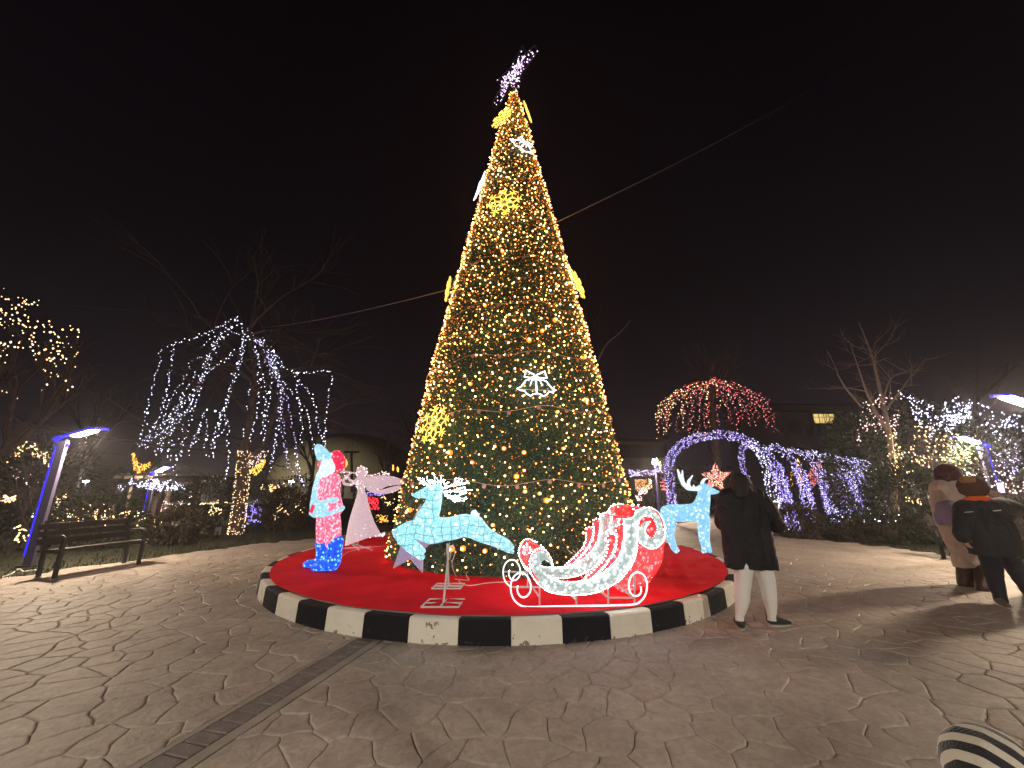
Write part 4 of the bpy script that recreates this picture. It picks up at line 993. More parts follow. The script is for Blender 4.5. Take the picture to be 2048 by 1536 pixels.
blob('waist_wrap', wd([[(975,610,66,-.24),(1010,670,66,-.26),(1070,630,66,-.26),(1100,690,60,-.24)],[(930,650,40,-.16),(925,700,30,-.14),(1000,600,60,-.24)]]), .016, M['lilac_cloth'], pa, fold=.01)
blob('hat', wd([[(960,330,62),(985,320,64),(1010,350,58)],[(940,360,48),(990,372,50)]]), .012, M['plum'], pa, fold=.004, fscale=30)
hb = blob('hair', wd([[(1045,300,26,-.03),(1068,320,22,-.03),(1072,350,16,-.02)]]), .009, mat('light_hair', (.30,.22,.12), .6, bump=.8, bscale=80), pa, fold=.003, fscale=40)
blob('boot', wd([[(1112,1030,50),(1112,1120,48),(1112,1185,44),(1170,1205,30,-.05)]]), .014, M['boots'], pa, cut=[(Vector((0,0,.004)), Vector((0,0,-1)))])
blob('boot', wd([[(1236,1050,46,-.1),(1245,1150,44,-.2),(1250,1235,42,-.3),(1310,1262,28,-.34)]]), .014, M['boots'], pa, cut=[(Vector((0,0,.004)), Vector((0,0,-1)))])

# --- person in dark jacket, arm stretched to the right
D = 5.9; we = lambda sp: world_chains(c4, D, sp, 3.84)
g1 = gnd(2000, 1206); g2 = gnd(2062, 1180)
pb = thing('person', ((g1.x+g2.x)/2, (g1.y+g2.y)/2, 0), 'person in a dark jacket with orange collar and brown bobble hat stretching an arm out', 'person')
hc = we([[(1190,440,10)]])[0][0][:3]; hch, HP = head_chain(hc, (.1,1,.25), 1.0)
legs = we([[(1290,900,68),(1310,1000,62),(1335,1120,54,-.12),(1365,1230,46,-.2),(1395,1310,36,-.24)],[(1420,900,66),(1460,1000,60),(1520,1100,54,.1),(1580,1200,44,.2),(1625,1290,34,.3)]])
tors = we([[(1130,590,60),(1180,720,70),(1240,850,74),(1290,930,70)],[(1310,580,64),(1350,720,72),(1390,850,74),(1420,930,70)],[(1210,570,60),(1270,720,90),(1340,900,84)]])
armr = we([[(1330,580,58),(1420,570,54,.12),(1490,590,48,.24),(1490,620,40,.3),(1440,560,30,.5)]]); arml = we([[(1110,590,56,-.05),(1095,700,52,-.1),(1090,800,46,-.12),(1100,840,36,-.1)]])
hl_ = Vector(we([[(1103,815,10,-.06)]])[0][0][:3]); hr_ = Vector(we([[(1400,520,10,.55)]])[0][0][:3])
blob('body', hch+thin(legs,.72)+thin(tors,.78)+thin(armr,.6)+thin(arml,.6)+hand(hl_, (.1,0,-1), (1,.2,0), .5)+hand(hr_, (-.6,.3,.6), (0,0,1), .9), .0095, M['skin'], pb, smooth=2); eyes(HP, pb)
blob('jacket', we([[(1110,595,62),(1150,700,84),(1210,830,92),(1260,930,84),(1270,1010,84)],[(1320,590,66),(1370,720,84),(1405,850,94),(1440,930,82),(1450,1010,80)],[(1210,585,66),(1270,720,120),(1330,860,120),(1350,1000,110)],[(1130,590,56),(1320,585,58)],
   [(1330,585,62),(1420,585,64,.1),(1480,600,60,.2),(1480,630,50,.3),(1440,570,38,.45)],[(1108,600,62,-.05),(1095,700,58,-.1),(1088,790,52,-.12),(1098,825,44,-.1)]]), .016, M['jacket'], pb, smooth=3, cut=[(at(*c4(1350,965), D), Vector((-.05,0,-1)))], fold=.012, fscale=10)
blob('collar', we([[(1110,545,20),(1160,530,24,-.02),(1220,525,28,-.04),(1280,530,24,-.02),(1330,545,18)],[(1150,520,24,.06),(1270,520,24,.06)]]), .011, M['orange'], pb)
m = MB(); 
for a, b in (((1110,632),(1175,628)),((1330,622),(1390,616))): m.bar(at(*c4(*a), D-.21), at(*c4(*b), D-.21), .008)
m.build('reflective_piping', M['white_metal'], pb)
blob('hat', we([[(1130,430,62),(1180,425,70),(1215,450,62)],[(1120,460,46),(1180,470,54),(1225,475,40)],[(1200,400,46),(1235,430,40)]]), .011, M['brown_knit'], pb, fold=.005, fscale=40)
blob('pompom', we([[(1115,385,34,-.04),(1150,388,34,-.05)]]), .009, M['pompom'], pb, fold=.006, fscale=60)
blob('trousers', legs, .014, M['trouser'], pb, smooth=2, fold=.006, fscale=12)
sl_ = Vector(we([[(1395,1330,10,-.24)]])[0][0][:3]); sl_.z = 0
shoe(pb, sl_+Vector((.0,.04,0)), sl_+Vector((-.10,-.16,0)), mat('grey_trainers', (.12,.10,.08), .7))
e_ = Vector(legs[1][-1][:3]); e_.z = 0; shoe(pb, e_, e_+Vector((.1,-.2,0)), M['shoe_dark'])

# --- child in the foreground corner, only the striped beanie in the frame
hcx = at(2004, 1572, 1.05)
kid = thing('person', (hcx.x, hcx.y, 0), 'child in a black and white striped knitted hat at the bottom right corner', 'person')
M['kid_jacket'] = mat('kid_jacket', (.05,.05,.07), .8)
hz = hcx.z; s_ = .86
hch, HP = head_chain((hcx.x, hcx.y, hz-.02), (-.2,1,0), .84)
nk = Vector((hcx.x, hcx.y, hz-.14)); kb = [[(nk.x-.055,nk.y,nk.z-.06,.05),(nk.x-.055,nk.y,.50,.055),(nk.x-.05,nk.y,.40,.055)],[(nk.x+.055,nk.y,nk.z-.06,.05),(nk.x+.055,nk.y,.50,.055),(nk.x+.05,nk.y,.40,.055)],[(nk.x-.055,nk.y,.40,.052),(nk.x-.06,nk.y,.22,.042),(nk.x-.06,nk.y,.06,.03)],[(nk.x+.055,nk.y,.40,.052),(nk.x+.06,nk.y,.22,.042),(nk.x+.06,nk.y,.06,.03)]]
arms_ = [[(nk.x+sg*.11,nk.y,nk.z-.07,.037),(nk.x+sg*.15,nk.y,nk.z-.20,.03),(nk.x+sg*.14,nk.y+.04,nk.z-.31,.022)] for sg in (-1,1)]
hs_ = []
for sg in (-1,1): hs_ += hand((nk.x+sg*.14,nk.y+.05,nk.z-.33), (0,.1,-1), (-sg,0.3,0), .5, .62)
blob('body', hch+thin(kb,.85)+arms_+hs_, .009, M['skin'], kid, smooth=2); eyes(HP, kid)
blob('jacket', thin(kb[:2],1.35)+[[(nk.x,nk.y,nk.z-.06,.07),(nk.x,nk.y,.46,.095)]]+thin(arms_,1.35), .012, M['kid_jacket'], kid, fold=.004)
blob('trousers', thin(kb[2:],1.3), .012, M['trouser'], kid)
for sg in (-1,1): shoe(kid, Vector((nk.x+sg*.07,nk.y-.04,0)), Vector((nk.x+sg*.08,nk.y+.13,0)), M['shoe_dark'], .8)
hm = bpy.data.materials.new('striped_knit'); hm.use_nodes = True; n = hm.node_tree; b = n.nodes['Principled BSDF']; L = n.links.new; b.inputs['Roughness'].default_value = .95; b.inputs['Sheen Weight'].default_value = .3
tcn = n.nodes.new('ShaderNodeTexCoord'); mpn = n.nodes.new('ShaderNodeMapping'); mpn.inputs['Rotation'].default_value = (0,0,0); L(tcn.outputs['Object'], mpn.inputs[0])
dt = n.nodes.new('ShaderNodeVectorMath'); dt.operation = 'DOT_PRODUCT'; ax_ = Vector((.82,.40,.36)).normalized(); dt.inputs[1].default_value = ax_; L(mpn.outputs[0], dt.inputs[0])
pp_ = n.nodes.new('ShaderNodeMath'); pp_.operation = 'PINGPONG'; pp_.inputs[1].default_value = .0185; L(dt.outputs['Value'], pp_.inputs[0])
gt = n.nodes.new('ShaderNodeMath'); gt.operation = 'GREATER_THAN'; gt.inputs[1].default_value = .0095; L(pp_.outputs[0], gt.inputs[0])
mx = n.nodes.new('ShaderNodeMix'); mx.data_type = 'RGBA'; mx.inputs[6].default_value = (.010,.010,.016,1); mx.inputs[7].default_value = (.55,.50,.42,1); L(gt.outputs[0], mx.inputs[0]); L(mx.outputs[2], b.inputs['Base Color'])
wv_ = n.nodes.new('ShaderNodeTexVoronoi'); wv_.inputs['Scale'].default_value = 210; L(tcn.outputs['Object'], wv_.inputs['Vector']); bp_ = n.nodes.new('ShaderNodeBump'); bp_.inputs['Strength'].default_value = .45; bp_.inputs['Distance'].default_value = .004; L(wv_.outputs[0], bp_.inputs['Height']); L(bp_.outputs[0], b.inputs['Normal'])
me = blob_mesh([[(0,0,0,.096),(-.010,0,.022,.090)],[(-.024,-.01,.016,.084)],[(0,0,-.045,.092)]], .008, smooth=4, cut=[(Vector((0,0,-.06)), Vector((0,0,-1)))])
me.materials.clear(); me.materials.append(hm); hat = bpy.data.objects.new('hat', me); hat.location = hcx; COL.objects.link(hat); hat.parent = kid; hat.matrix_parent_inverse = Matrix.Translation(-kid.location)

# ------------------------------------------------------------------ lamps
M['post_paint'] = mat('lamp_post_paint', (.10,.09,.17), .5)
def park_lamp(base, H_, adir, label, panel=True, s=1.0, lampmat=None, arm=.55, strip=True, sdir=None, scale=1.0, group='park lamps with blue light strips'):
    base = Vector(base); a = Vector((adir[0], adir[1], 0)).normalized(); sd_ = Vector((-a.y, a.x, 0)); z = Vector((0,0,1))
    t = thing('park_lamp', base, label, 'lamp post', group)
    ang = math.atan2(a.y, a.x)
    m = MB(); m.box(base+z*H_/2, (.15*scale, .07*scale, H_), rz=ang); m.build('post', M['post_paint'], t)
    m = MB(); m.box(base+z*.012, (.26*scale, .2*scale, .03), rz=ang); m.build('base_plate', M['dark_metal'], t)
    if strip:
        m = MB(); m.box(base-a*(.09*scale)+z*(H_/2+.04), (.03, .072*scale, H_-.3), rz=ang); m.build('blue_strip', M['led_blue'], t)
    top = base+z*H_-a*.07*scale
    p0 = top+a*.17*scale-z*.10; p1 = top; p1b = p1-a*.12*scale+z*.03; p2 = p1+a*arm*1.0+z*.26*scale*1.0; p3 = p2+a*.30*scale-z*.02
    m = MB(); m.bar(p0, p1b, .05*scale, .06*scale); m.bar(p1b, p2, .05*scale, .045*scale); m.bar(p2, p3, .05*scale, .035*scale)
    m.build('arm', M['led_blue'], t)
    # head: thin housing with a glowing panel on its under side
    hx = (p2-p1b).normalized(); hn = hx.cross(sd_).normalized()
    if hn.z > 0: hn = -hn
    c0 = p1b.lerp(p2, .78)+hn*.035
    m = MB()
    w_, l_ = .20*scale, .20*scale
    V = [c0+hx*sx_*l_+sd_*sy_*w_/1+hn*k_ for k_ in (0, .022) for sx_, sy_ in ((-1,-.5),(1,-.5),(1,.5),(-1,.5))]
    m.add(V, [(0,1,2,3),(7,6,5,4),(0,4,5,1),(1,5,6,2),(2,6,7,3),(3,7,4,0)]); m.build('lamp_head', M['grey_metal'], t)
    m = MB(); w2, l2 = w_*.84, l_*.9
    V = [c0+hx*sx_*l2+sd_*sy_*w2+hn*k_ for k_ in (.025, .04) for sx_, sy_ in ((-1,-.5),(1,-.5),(1,.5),(-1,.5))]
    m.add(V, [(0,1,2,3),(7,6,5,4),(0,4,5,1),(1,5,6,2),(2,6,7,3),(3,7,4,0)]); m.build('light_panel', lampmat or M['lamp'], t)
    return t
b0 = gnd(56, 1133)
park_lamp((b0.x, b0.y, 0), 2.42, (1,.10), 'nearest park lamp with a glowing blue strip beside the left bench')
park_lamp((10.35, 7.6, 0), 2.95, (-1,.02), 'park lamp at the right edge, only its bright head in the frame', scale=1.15)
q = at(291, 1030, 17.5); park_lamp((q.x, q.y, 0), at(302,948,17.5).z, (1,-.1), 'park lamp with a blue strip behind the left hedge, under the gold ornament', lampmat=M['lamp'], scale=1.15, arm=.5)
q = at(1990, 985, 12.2); park_lamp((q.x, q.y, 0), at(1979,893,12.2).z, (-1,.05), 'park lamp with a blue strip behind the two people on the right', scale=1.2, arm=.5)
q = at(1315, 985, 20); park_lamp((q.x, q.y, 0), at(1313,932,20).z, (-.3,-1), 'small distant park lamp with a blue strip left of the purple arch', arm=.4, scale=1.2)
# two lamps assumed out of view behind the camera, added to light kerb fronts
park_lamp((-4.6, -3.6, 0), 3.0, (.6,.9), 'assumed park lamp, added unseen on the paving behind the photographer', lampmat=M['lamp_rear_assumed'])
park_lamp((6.2, -4.6, 0), 3.0, (-.6,.9), 'assumed park lamp, added unseen at the edge of the paving behind the photographer to the right', lampmat=M['lamp_rear_assumed'])  # second added lamp, likewise assumed and never in view
def globe_lamp(px, py_top, py_bot, d, label):
    a, b = at(px, py_top, d), at(px-2, py_bot, d); t = thing('street_light', (a.x, d, b.z), label, 'street light', 'distant cold street lights')
    m = MB(); m.tube([b, a], [.06,.045], n=6); m.build('post', M['grey_metal'], t)
    m = MB(); m.box(a+Vector((0,0,.05)), (.28,.22,.10)); m.build('lamp_head', M['lamp_cold'], t)
globe_lamp(171, 964, 995, 30, 'distant cold white street light left of the pergola')
globe_lamp(583, 964, 998, 30, 'distant cold white street light between the lit trunk and the Santa figure')
# floodlight mast in front of the dome
a, b = at(703, 904, 40), at(704, 985, 40); t = thing('floodlight_mast', (b.x, 40, b.z), 'dark T-shaped floodlight mast in front of the dome', 'mast')
m = MB(); m.bar(b, a, .18); m.build('post', M['dark_metal'], t); m = MB(); m.bar(a-Vector((.75,0,0)), a+Vector((.75,0,0)), .2); m.build('crossbar', M['dark_metal'], t)

# ------------------------------------------------------------------ benches
def bench(c, ang, L, label):
    c = Vector(c); t = thing('park_bench', c, label, 'bench'); M3 = Matrix.Rotation(ang, 3, 'Z')
    W = lambda x, y, z: c+M3@Vector((x, y, z))        # x along, y towards the sitter's front
    for k_ in range(4):
        m = MB(); m.box(W(0, .20-.115*k_, .44-.008*k_), (L, .09, .035), rz=ang); m.build('seat_slat', M['wood_dark'], t)
    for k_ in range(3):
        m = MB(); m.box(W(0, -.22-.035*k_, .56+.125*k_), (L, .03, .095), rz=ang); m.build('back_slat', M['wood_dark'], t)
    for sx_ in (-1, 1):
        x = sx_*(L/2-.10)
        m = MB(); m.bar(W(x,.22,0), W(x,.22,.62), .05); m.bar(W(x,-.16,0), W(x,-.19,.46), .05); m.bar(W(x,-.19,.42), W(x,-.32,.90), .045); m.bar(W(x,.24,.405), W(x,-.2,.39), .045)
        m.tube(smooth_path([W(x,.22,.62), W(x,.15,.66), W(x,-.05,.65), W(x,-.24,.64)], 4), .022, n=6); m.build('end_frame', M['dark_metal'], t)
    return t
l1, l2 = gnd(109, 1156), gnd(277, 1128)
mid = (l1+l2)/2; dv = (l2-l1).normalized(); bench(mid+Vector((-.22,.05,0)), math.atan2(dv.y, dv.x)+math.pi, (l2-l1).length+.2, 'dark slatted park bench beside the near blue-striped lamp on the left')
l1 = gnd(1893, 1120); bench((l1.x+.95, l1.y-.1, 0), math.pi*1.0-.12, 1.9, 'dark slatted park bench partly hidden behind the two people on the right')
# small info sign behind the left lawn
s0 = at(436, 1062, 12.6); t = thing('sign', (s0.x, s0.y, 0), 'small white sign on a stake at the lawn edge left of the lit trunk', 'sign')
m = MB(); m.bar((s0.x, s0.y, -.05), (s0.x, s0.y, s0.z), .03); m.build('stake', M['wood_dark'], t)
m = MB(); m.box(s0, (.16,.015,.22), rz=.2); m.build('board', M['white_metal'], t)
# cable by the foot of the left lamp
m = MB(); m.tube(smooth_path([gnd(0,1155,.01), gnd(22,1148,.02), gnd(38,1138,.03), gnd(48,1143,.02), gnd(60,1141,.02), gnd(72,1140,.01)], 6), .010, n=5); tag(m.build('lamp_cable', M['cable'], smooth=True), 'pale cable lying on the ground at the foot of the left lamp', 'cable')
# ------------------------------------------------------------------ vegetation with lights
def branches(mb, p, d, L, r, depth, rg, spread=.5, droop=0.0, kids=3):
    pts = [Vector(p)]; dd = Vector(d).normalized(); n = 4
    for i in range(n):
        dd = (dd+Vector((rg.uniform(-1,1), rg.uniform(-1,1), rg.uniform(-1,1)))*.13-Vector((0,0,droop))).normalized(); pts.append(pts[-1]+dd*L/n)
    mb.tube(pts, [r*(1-.5*i/n) for i in range(n+1)], n=6 if r > .03 else 4, cap=False)
    if depth == 0: return
    for k_ in range(kids):
        f = rg.uniform(.35, 1.0); b = pts[min(n, max(1, int(f*n+.5)))]
        nd = (dd+Vector((rg.uniform(-1,1), rg.uniform(-1,1), rg.uniform(-.5,1)))*spread).normalized()
        branches(mb, b, nd, L*rg.uniform(.55,.8), r*.55, depth-1, rg, spread, droop, kids)
def leafcloud(c, rad, n, seed, hollow=.55):
    rg = np.random.RandomState(seed); v = rg.normal(size=(n,3)); v /= np.linalg.norm(v, axis=1)[:,None]; r = hollow+(1-hollow)*rg.rand(n)[:,None]**.5
    v = v*r; lum = np.array([noise.noise(Vector((x*2.2+seed, y*2.2, z*2.2))) for x, y, z in v])
    v = v*(1+.28*lum[:,None]); return v*np.array(rad)+np.array(c)
def shrub(px, py, wpx, hpx, d, label, cat='shrub', n=2600, leaf='leaf', size=.09, seed=1, name='shrub', group=None, thick=None):
    """a bush: stems and leaf clumps inside an uneven ellipsoid; py is its foot in the photo"""
    k_ = mpp(py, d); w_, h_ = wpx*k_/2, hpx*k_; zb = min(0.0, at(px, py, d).z) if at(px, py, d).z < .15 else at(px, py, d).z*0
    x = at(px, py, d).x; t = thing(name, (x, d, 0), label, cat, group)
    top = max(.4, at(px, py-hpx, d).z); c_ = (x, d, top*.5); C_ = leafcloud(c_, (w_, thick or w_*.7, top*.56), n, seed)
    C_[:,2] = np.maximum(C_[:,2], -.03)
    leaves('foliage', C_, size, M[leaf], t, seed=seed)
    m = MB(); rg = random.Random(seed)
    for i in range(9): branches(m, (x+rg.uniform(-.3,.3)*w_, d+rg.uniform(-.2,.2)*w_, -.05), (rg.uniform(-.7,.7), rg.uniform(-.6,.6), 1), top*.75, .02, 1, rg, .6)
    m.build('stems', M['bark'], t); return t, C_
def strand_pts(c, s_c, d, pts, sp, rg, jit=.03, ddr=0.0):
    P = [at(*c(u, v), d+ddr*(i/(len(pts)-1)-.5)) for i, (u, v) in enumerate(pts)]
    q = resample(smooth_path(P, 5), sp); return [p+Vector((rg.uniform(-jit,jit), rg.uniform(-jit,jit), rg.uniform(-jit,jit))) for p in q], smooth_path(P, 4)

# --- weeping tree with white strings
cw = crop(240, 560, 2.954)
D = 13.9; tb_ = at(472, 1063, D); rg = random.Random(31)
wt = thing('weeping_tree', (tb_.x, D, 0), 'large bare weeping tree draped with cold white light strands behind the left lawn', 'tree')
trunk = [Vector((tb_.x, D, -.05)), at(*cw(700,1380), D), at(*cw(720,1200), D), at(*cw(738,1010), D), at(*cw(775,760), D), at(*cw(790,560), D), at(*cw(765,360), D), at(*cw(770,260), D)]
m = MB(); m.tube(smooth_path(trunk, 4), [.20*(1-.8*(i/28)) for i in range(29)], n=10); m.tube(smooth_path([at(*cw(735,1060), D), at(*cw(790,1040), D+.1), at(*cw(860,940), D+.4), at(*cw(920,760), D+.8), at(*cw(1000,600), D+1)], 4), [.12,.11,.1,.1,.09,.09,.08,.08,.07,.07,.06,.06,.05,.05,.04,.04,.03], n=8)
m.build('trunk', M['bark'], wt, smooth=True)
m = MB()
for i in range(16):
    b = smooth_path(trunk, 4)[rg.randrange(11, 27)]; branches(m, b, (rg.uniform(-1,1), rg.uniform(-1,1), rg.uniform(-.1,.9)), rg.uniform(1.8,3.0), .05, 3, rg, .75, .06, 3)
for tp_ in ((580,0),(815,30),(640,100),(1340,515),(280,310)): 
    a = at(*cw(760,330), D); b = at(*cw(*tp_), D+rg.uniform(-.5,.5)); mm = (a+b)/2+Vector((0,0,.2)); m.tube(smooth_path([a, mm, b], 5), [.04,.036,.032,.028,.024,.02,.017,.014,.011,.008,.006], n=4)
m.build('branches', M['bark'], wt)
# warm lights wound round the trunk
P = []; sp_ = smooth_path(trunk[:4], 8)
for i in range(330):
    f = rg.random()*.999*(len(sp_)-1); p = sp_[int(f)].lerp(sp_[min(len(sp_)-1, int(f)+1)], f % 1); a = rg.uniform(0, 2*math.pi); r = .235-.03*f/len(sp_); P.append(p+Vector((math.cos(a)*r, math.sin(a)*r, 0)))
for i in range(80):
    f = rg.random(); p = at(*cw(735+f*120, 1090-f*40), D+.1); P.append(p+Vector((rg.uniform(-.12,.12), rg.uniform(-.15,.15), rg.uniform(-.15,.25))))
t = thing('trunk_lights', trunk[0], 'warm and pink light string wound round the trunk of the weeping tree', 'string lights')
bulbs('bulbs', P[:250], .0145, M['warm'], t, seed=2); bulbs('bulbs', P[250:], .0145, M['rose'], t, seed=3)
STR = [[(690,220),(610,265),(540,298),(450,335),(325,385),(312,470),(290,550),(285,620),(272,715),(215,840),(150,940),(105,970)],
[(325,385),(262,398),(240,440),(225,520),(210,565),(192,640),(178,700),(160,770),(150,850),(128,905),(110,985)],
[(620,280),(560,390),(540,430),(470,455),(420,480),(400,540),(370,600),(330,660),(270,770),(260,850),(240,940),(235,1030)],
[(590,335),(540,430),(510,500),(480,570),(450,640),(400,700),(350,760),(300,850),(240,900),(150,960),(110,985)],
[(680,405),(620,470),(560,510),(500,560),(450,620),(440,700),(380,780),(320,830),(300,950),(280,1070)],
[(720,250),(730,400),(710,500),(665,600),(635,700),(620,790),(640,860),(640,1000),(630,1120),(612,1190)],
[(720,440),(690,560),(640,660),(620,760),(580,860),(560,950),(550,1040),(500,1030)],
[(800,380),(820,480),(820,600),(820,700),(800,840),(780,900),(765,970)],
[(770,620),(760,750),(740,880),(730,940)],
[(750,280),(850,400),(900,480),(940,560),(960,640),(985,700),(1005,800),(1020,890),(1040,1000),(1030,1100)],
[(760,300),(860,430),(910,540),(930,600),(950,680),(945,820),(920,910),(900,1060),(885,1130)],
[(830,350),(900,430),(945,500),(1040,550),(1060,600),(1130,680),(1155,760),(1165,850),(1200,960),(1215,1000)],
[(1000,530),(1060,552),(1150,545),(1250,545),(1240,640),(1230,720),(1215,800),(1210,920),(1200,960)],
[(780,320),(880,470),(960,640),(960,760),(965,900),(990,1050),(1030,1130),(1080,1200)],
[(500,770),(450,900),(400,1040)],[(570,770),(630,850),(560,940),(540,1060)],[(370,860),(340,1020),(325,1100),(322,1160)],
[(440,690),(400,780),(300,880),(230,960),(220,1040)],[(820,360),(790,420),(860,470),(920,590)],[(640,300),(720,320),(760,340),(850,400),(930,480)],
[(730,350),(700,470),(660,560)],[(505,800),(515,900),(500,1000)],[(215,850),(180,900),(160,980)],[(600,780),(570,880),(545,1030)],[(470,860),(440,960),(470,940)],[(700,250),(640,290),(560,330),(480,400)],[(840,340),(930,450),(960,520)],[(1030,1000),(1060,1130),(1085,1230)],[(390,690),(330,760),(250,850),(215,900)],
[(870,460),(980,620),(1090,760),(1130,900),(1140,1000)],[(1040,550),(1050,700),(1075,850),(1070,960)],[(900,480),(885,620),(870,780),(855,960)],[(650,290),(560,440),(470,640),(390,900),(345,1080)],[(600,330),(470,520),(330,740),(260,950),(245,1030)],[(820,480),(860,640),(850,800),(835,930)]]
hotp = []
SLAB = ['strand along the left shoulder of the weeping tree, turning down outside the gold crescent','leftmost hanging strand of the weeping tree','strand of the weeping tree falling third from its left end','zigzag strand slanting to the lowest left corner of the weeping tree','dense strand slanting down-left through the middle of the weeping tree','strand falling from the tip of the weeping tree to just left of the lit trunk','strand curving left from the crown of the weeping tree to above the conifer','strand running straight down from the crown onto the fork of the lit trunk','short strand hanging inside the weeping tree directly above the lit trunk','lilac strand sweeping from the crown down to the right of the gold wing ornament','strand from the crown ending just right of the gold wing ornament','strand along the right shoulder of the weeping tree, falling onto the Santa figure','rightmost strand of the weeping tree, along a level bough and down to the Santa hat','lilac strand from the crown to the bush between lit trunk and Santa figure','short strand low in the weeping tree, left of the hanging loop pair','short kinked strand low in the weeping tree above the purple bush','short strand low in the weeping tree above the far park lamp','strand ending low above the gold crescent ornament','thick short lilac strand just right of the crown of the weeping tree','strand crossing the crown of the weeping tree from left to right','short loop under the crown of the weeping tree, left of the stem','very short straight strand low in the middle of the weeping tree','short strand at the lower left corner of the weeping tree','short strand low in the weeping tree, left of the lit trunk fork','short hooked strand low in the left half of the weeping tree','strand running left from the tip of the weeping tree just under its upper edge','short strand on the right slope close under the crown of the weeping tree','faint strand low at the right, between the bush and the Santa hat','strand doubling the lower left slant of the weeping tree','long outer strand at the right of the weeping tree, just inside its shoulder strand','strand dropping under the level bough at the right of the weeping tree','long strand right of the stem of the weeping tree, ending above the gold wing ornament','long strand from the crown of the weeping tree to right of the far park lamp','long strand from the crown of the weeping tree to just over the far park lamp','shorter inner strand right beside the stem of the weeping tree']
for i, s_ in enumerate(STR):
    P, path = strand_pts(cw, 1, D+rg.uniform(-1.2,1.0), s_, .115, rg, .05, rg.uniform(-1,1))
    P2_, _ = strand_pts(cw, 1, D+rg.uniform(-1.2,1.4), [(u+rg.uniform(-16,16), v+rg.uniform(-10,10)) for u, v in s_], .19, rg, .06, rg.uniform(-1,1)) if i in (0,3,4,10,13,18,20) else ([], None)
    t = thing('light_string', path[0], SLAB[i], 'string lights', 'white light strands hanging in the weeping tree')
    m = MB(); m.tube(path, .006, n=4); m.build('cord', M['dark_metal'], t)
    bulbs('bulbs', P+P2_, .0165, M['lilac'] if i in (9,13,18) else M['white'], t, seed=i); hotp += rg.sample(P, 1 if len(P) > 12 else 0)
bulbs('bright_bulbs', hotp, .030, M['white_hot'], thing('bright_light_string', hotp[0], 'scattered brighter cold white lamps among the weeping tree strands', 'string lights'), seed=1)

def tree_bare(base, H_, label, seed, r=.12, depth=4, spread=.5, kids=3, matx='bark', lean=(0,0), name='bare_tree'):
    t = thing(name, base, label, 'tree'); g_ = random.Random(seed); b = Vector(base)
    m = MB(); pts = [b-Vector((0,0,.1)), b+Vector((lean[0]*.3, lean[1]*.3, H_*.25)), b+Vector((lean[0], lean[1], H_*.55))]; sp2 = smooth_path(pts, 5)
    m.tube(sp2, [r*(1-.45*i/(len(sp2)-1)) for i in range(len(sp2))], n=8); m.build('trunk', M[matx], t, smooth=True)
    m = MB()
    for i in range(5): branches(m, sp2[-1-(i*2)%5], (g_.uniform(-.6,.6), g_.uniform(-.6,.6), 1), H_*.34, r*.5, depth-1, g_, spread, 0, kids)
    m.build('branches', M[matx], t); return t

def scatter_poly(c, poly, n, d, dr, rg, walk=0.0):
    out = []
    xs = [p[0] for p in poly]; ys = [p[1] for p in poly]
    while len(out) < n:
        u, v = rg.uniform(min(xs), max(xs)), rg.uniform(min(ys), max(ys))
        if inside(poly, u, v):
            k_ = rg.randint(1, 6) if walk else 1; a = rg.uniform(-.6, 2.2); walk_ = walk*1.45; dd = d+rg.uniform(-dr, dr)
            for j in range(k_):
                if inside(poly, u, v): out.append(at(*c(u, v), dd+rg.uniform(-.1,.1)))
                a += rg.uniform(-.5,.5); u += math.cos(a)*walk_*rg.uniform(.6,1.4); v += math.sin(a)*walk_*rg.uniform(.6,1.4)
    return out

# --- far left tree with warm lights, high up
cl = crop(0, 560, 4.517); rg = random.Random(41)
poly = [(-60,20),(40,60),(200,130),(360,150),(400,330),(500,375),(640,390),(745,480),(720,620),(700,780),(560,870),(430,840),(370,800),(330,720),(160,690),(0,780),(-80,700)]
P = scatter_poly(cl, poly, 170, 10.5, 1.2, rg, 0)+[at(*cl(u, v), 10.5) for u, v in ((525,870),(595,910),(655,965),(612,995),(425,945),(378,995),(20,1003),(60,1015),(158,1070),(105,1118),(455,875),(70,940))]
lt = tree_bare((at(-60,1060,10.5).x, 10.5, 0), 5.0, 'dark leafless tree at the far left edge carrying warm lights', 5, r=.16, lean=(.3,0))
t = thing('string_lights', P[0], 'warm white lights scattered over the tree at the far left edge', 'string lights'); bulbs('bulbs', P, .020, M['warm'], t, var=.5, seed=4)
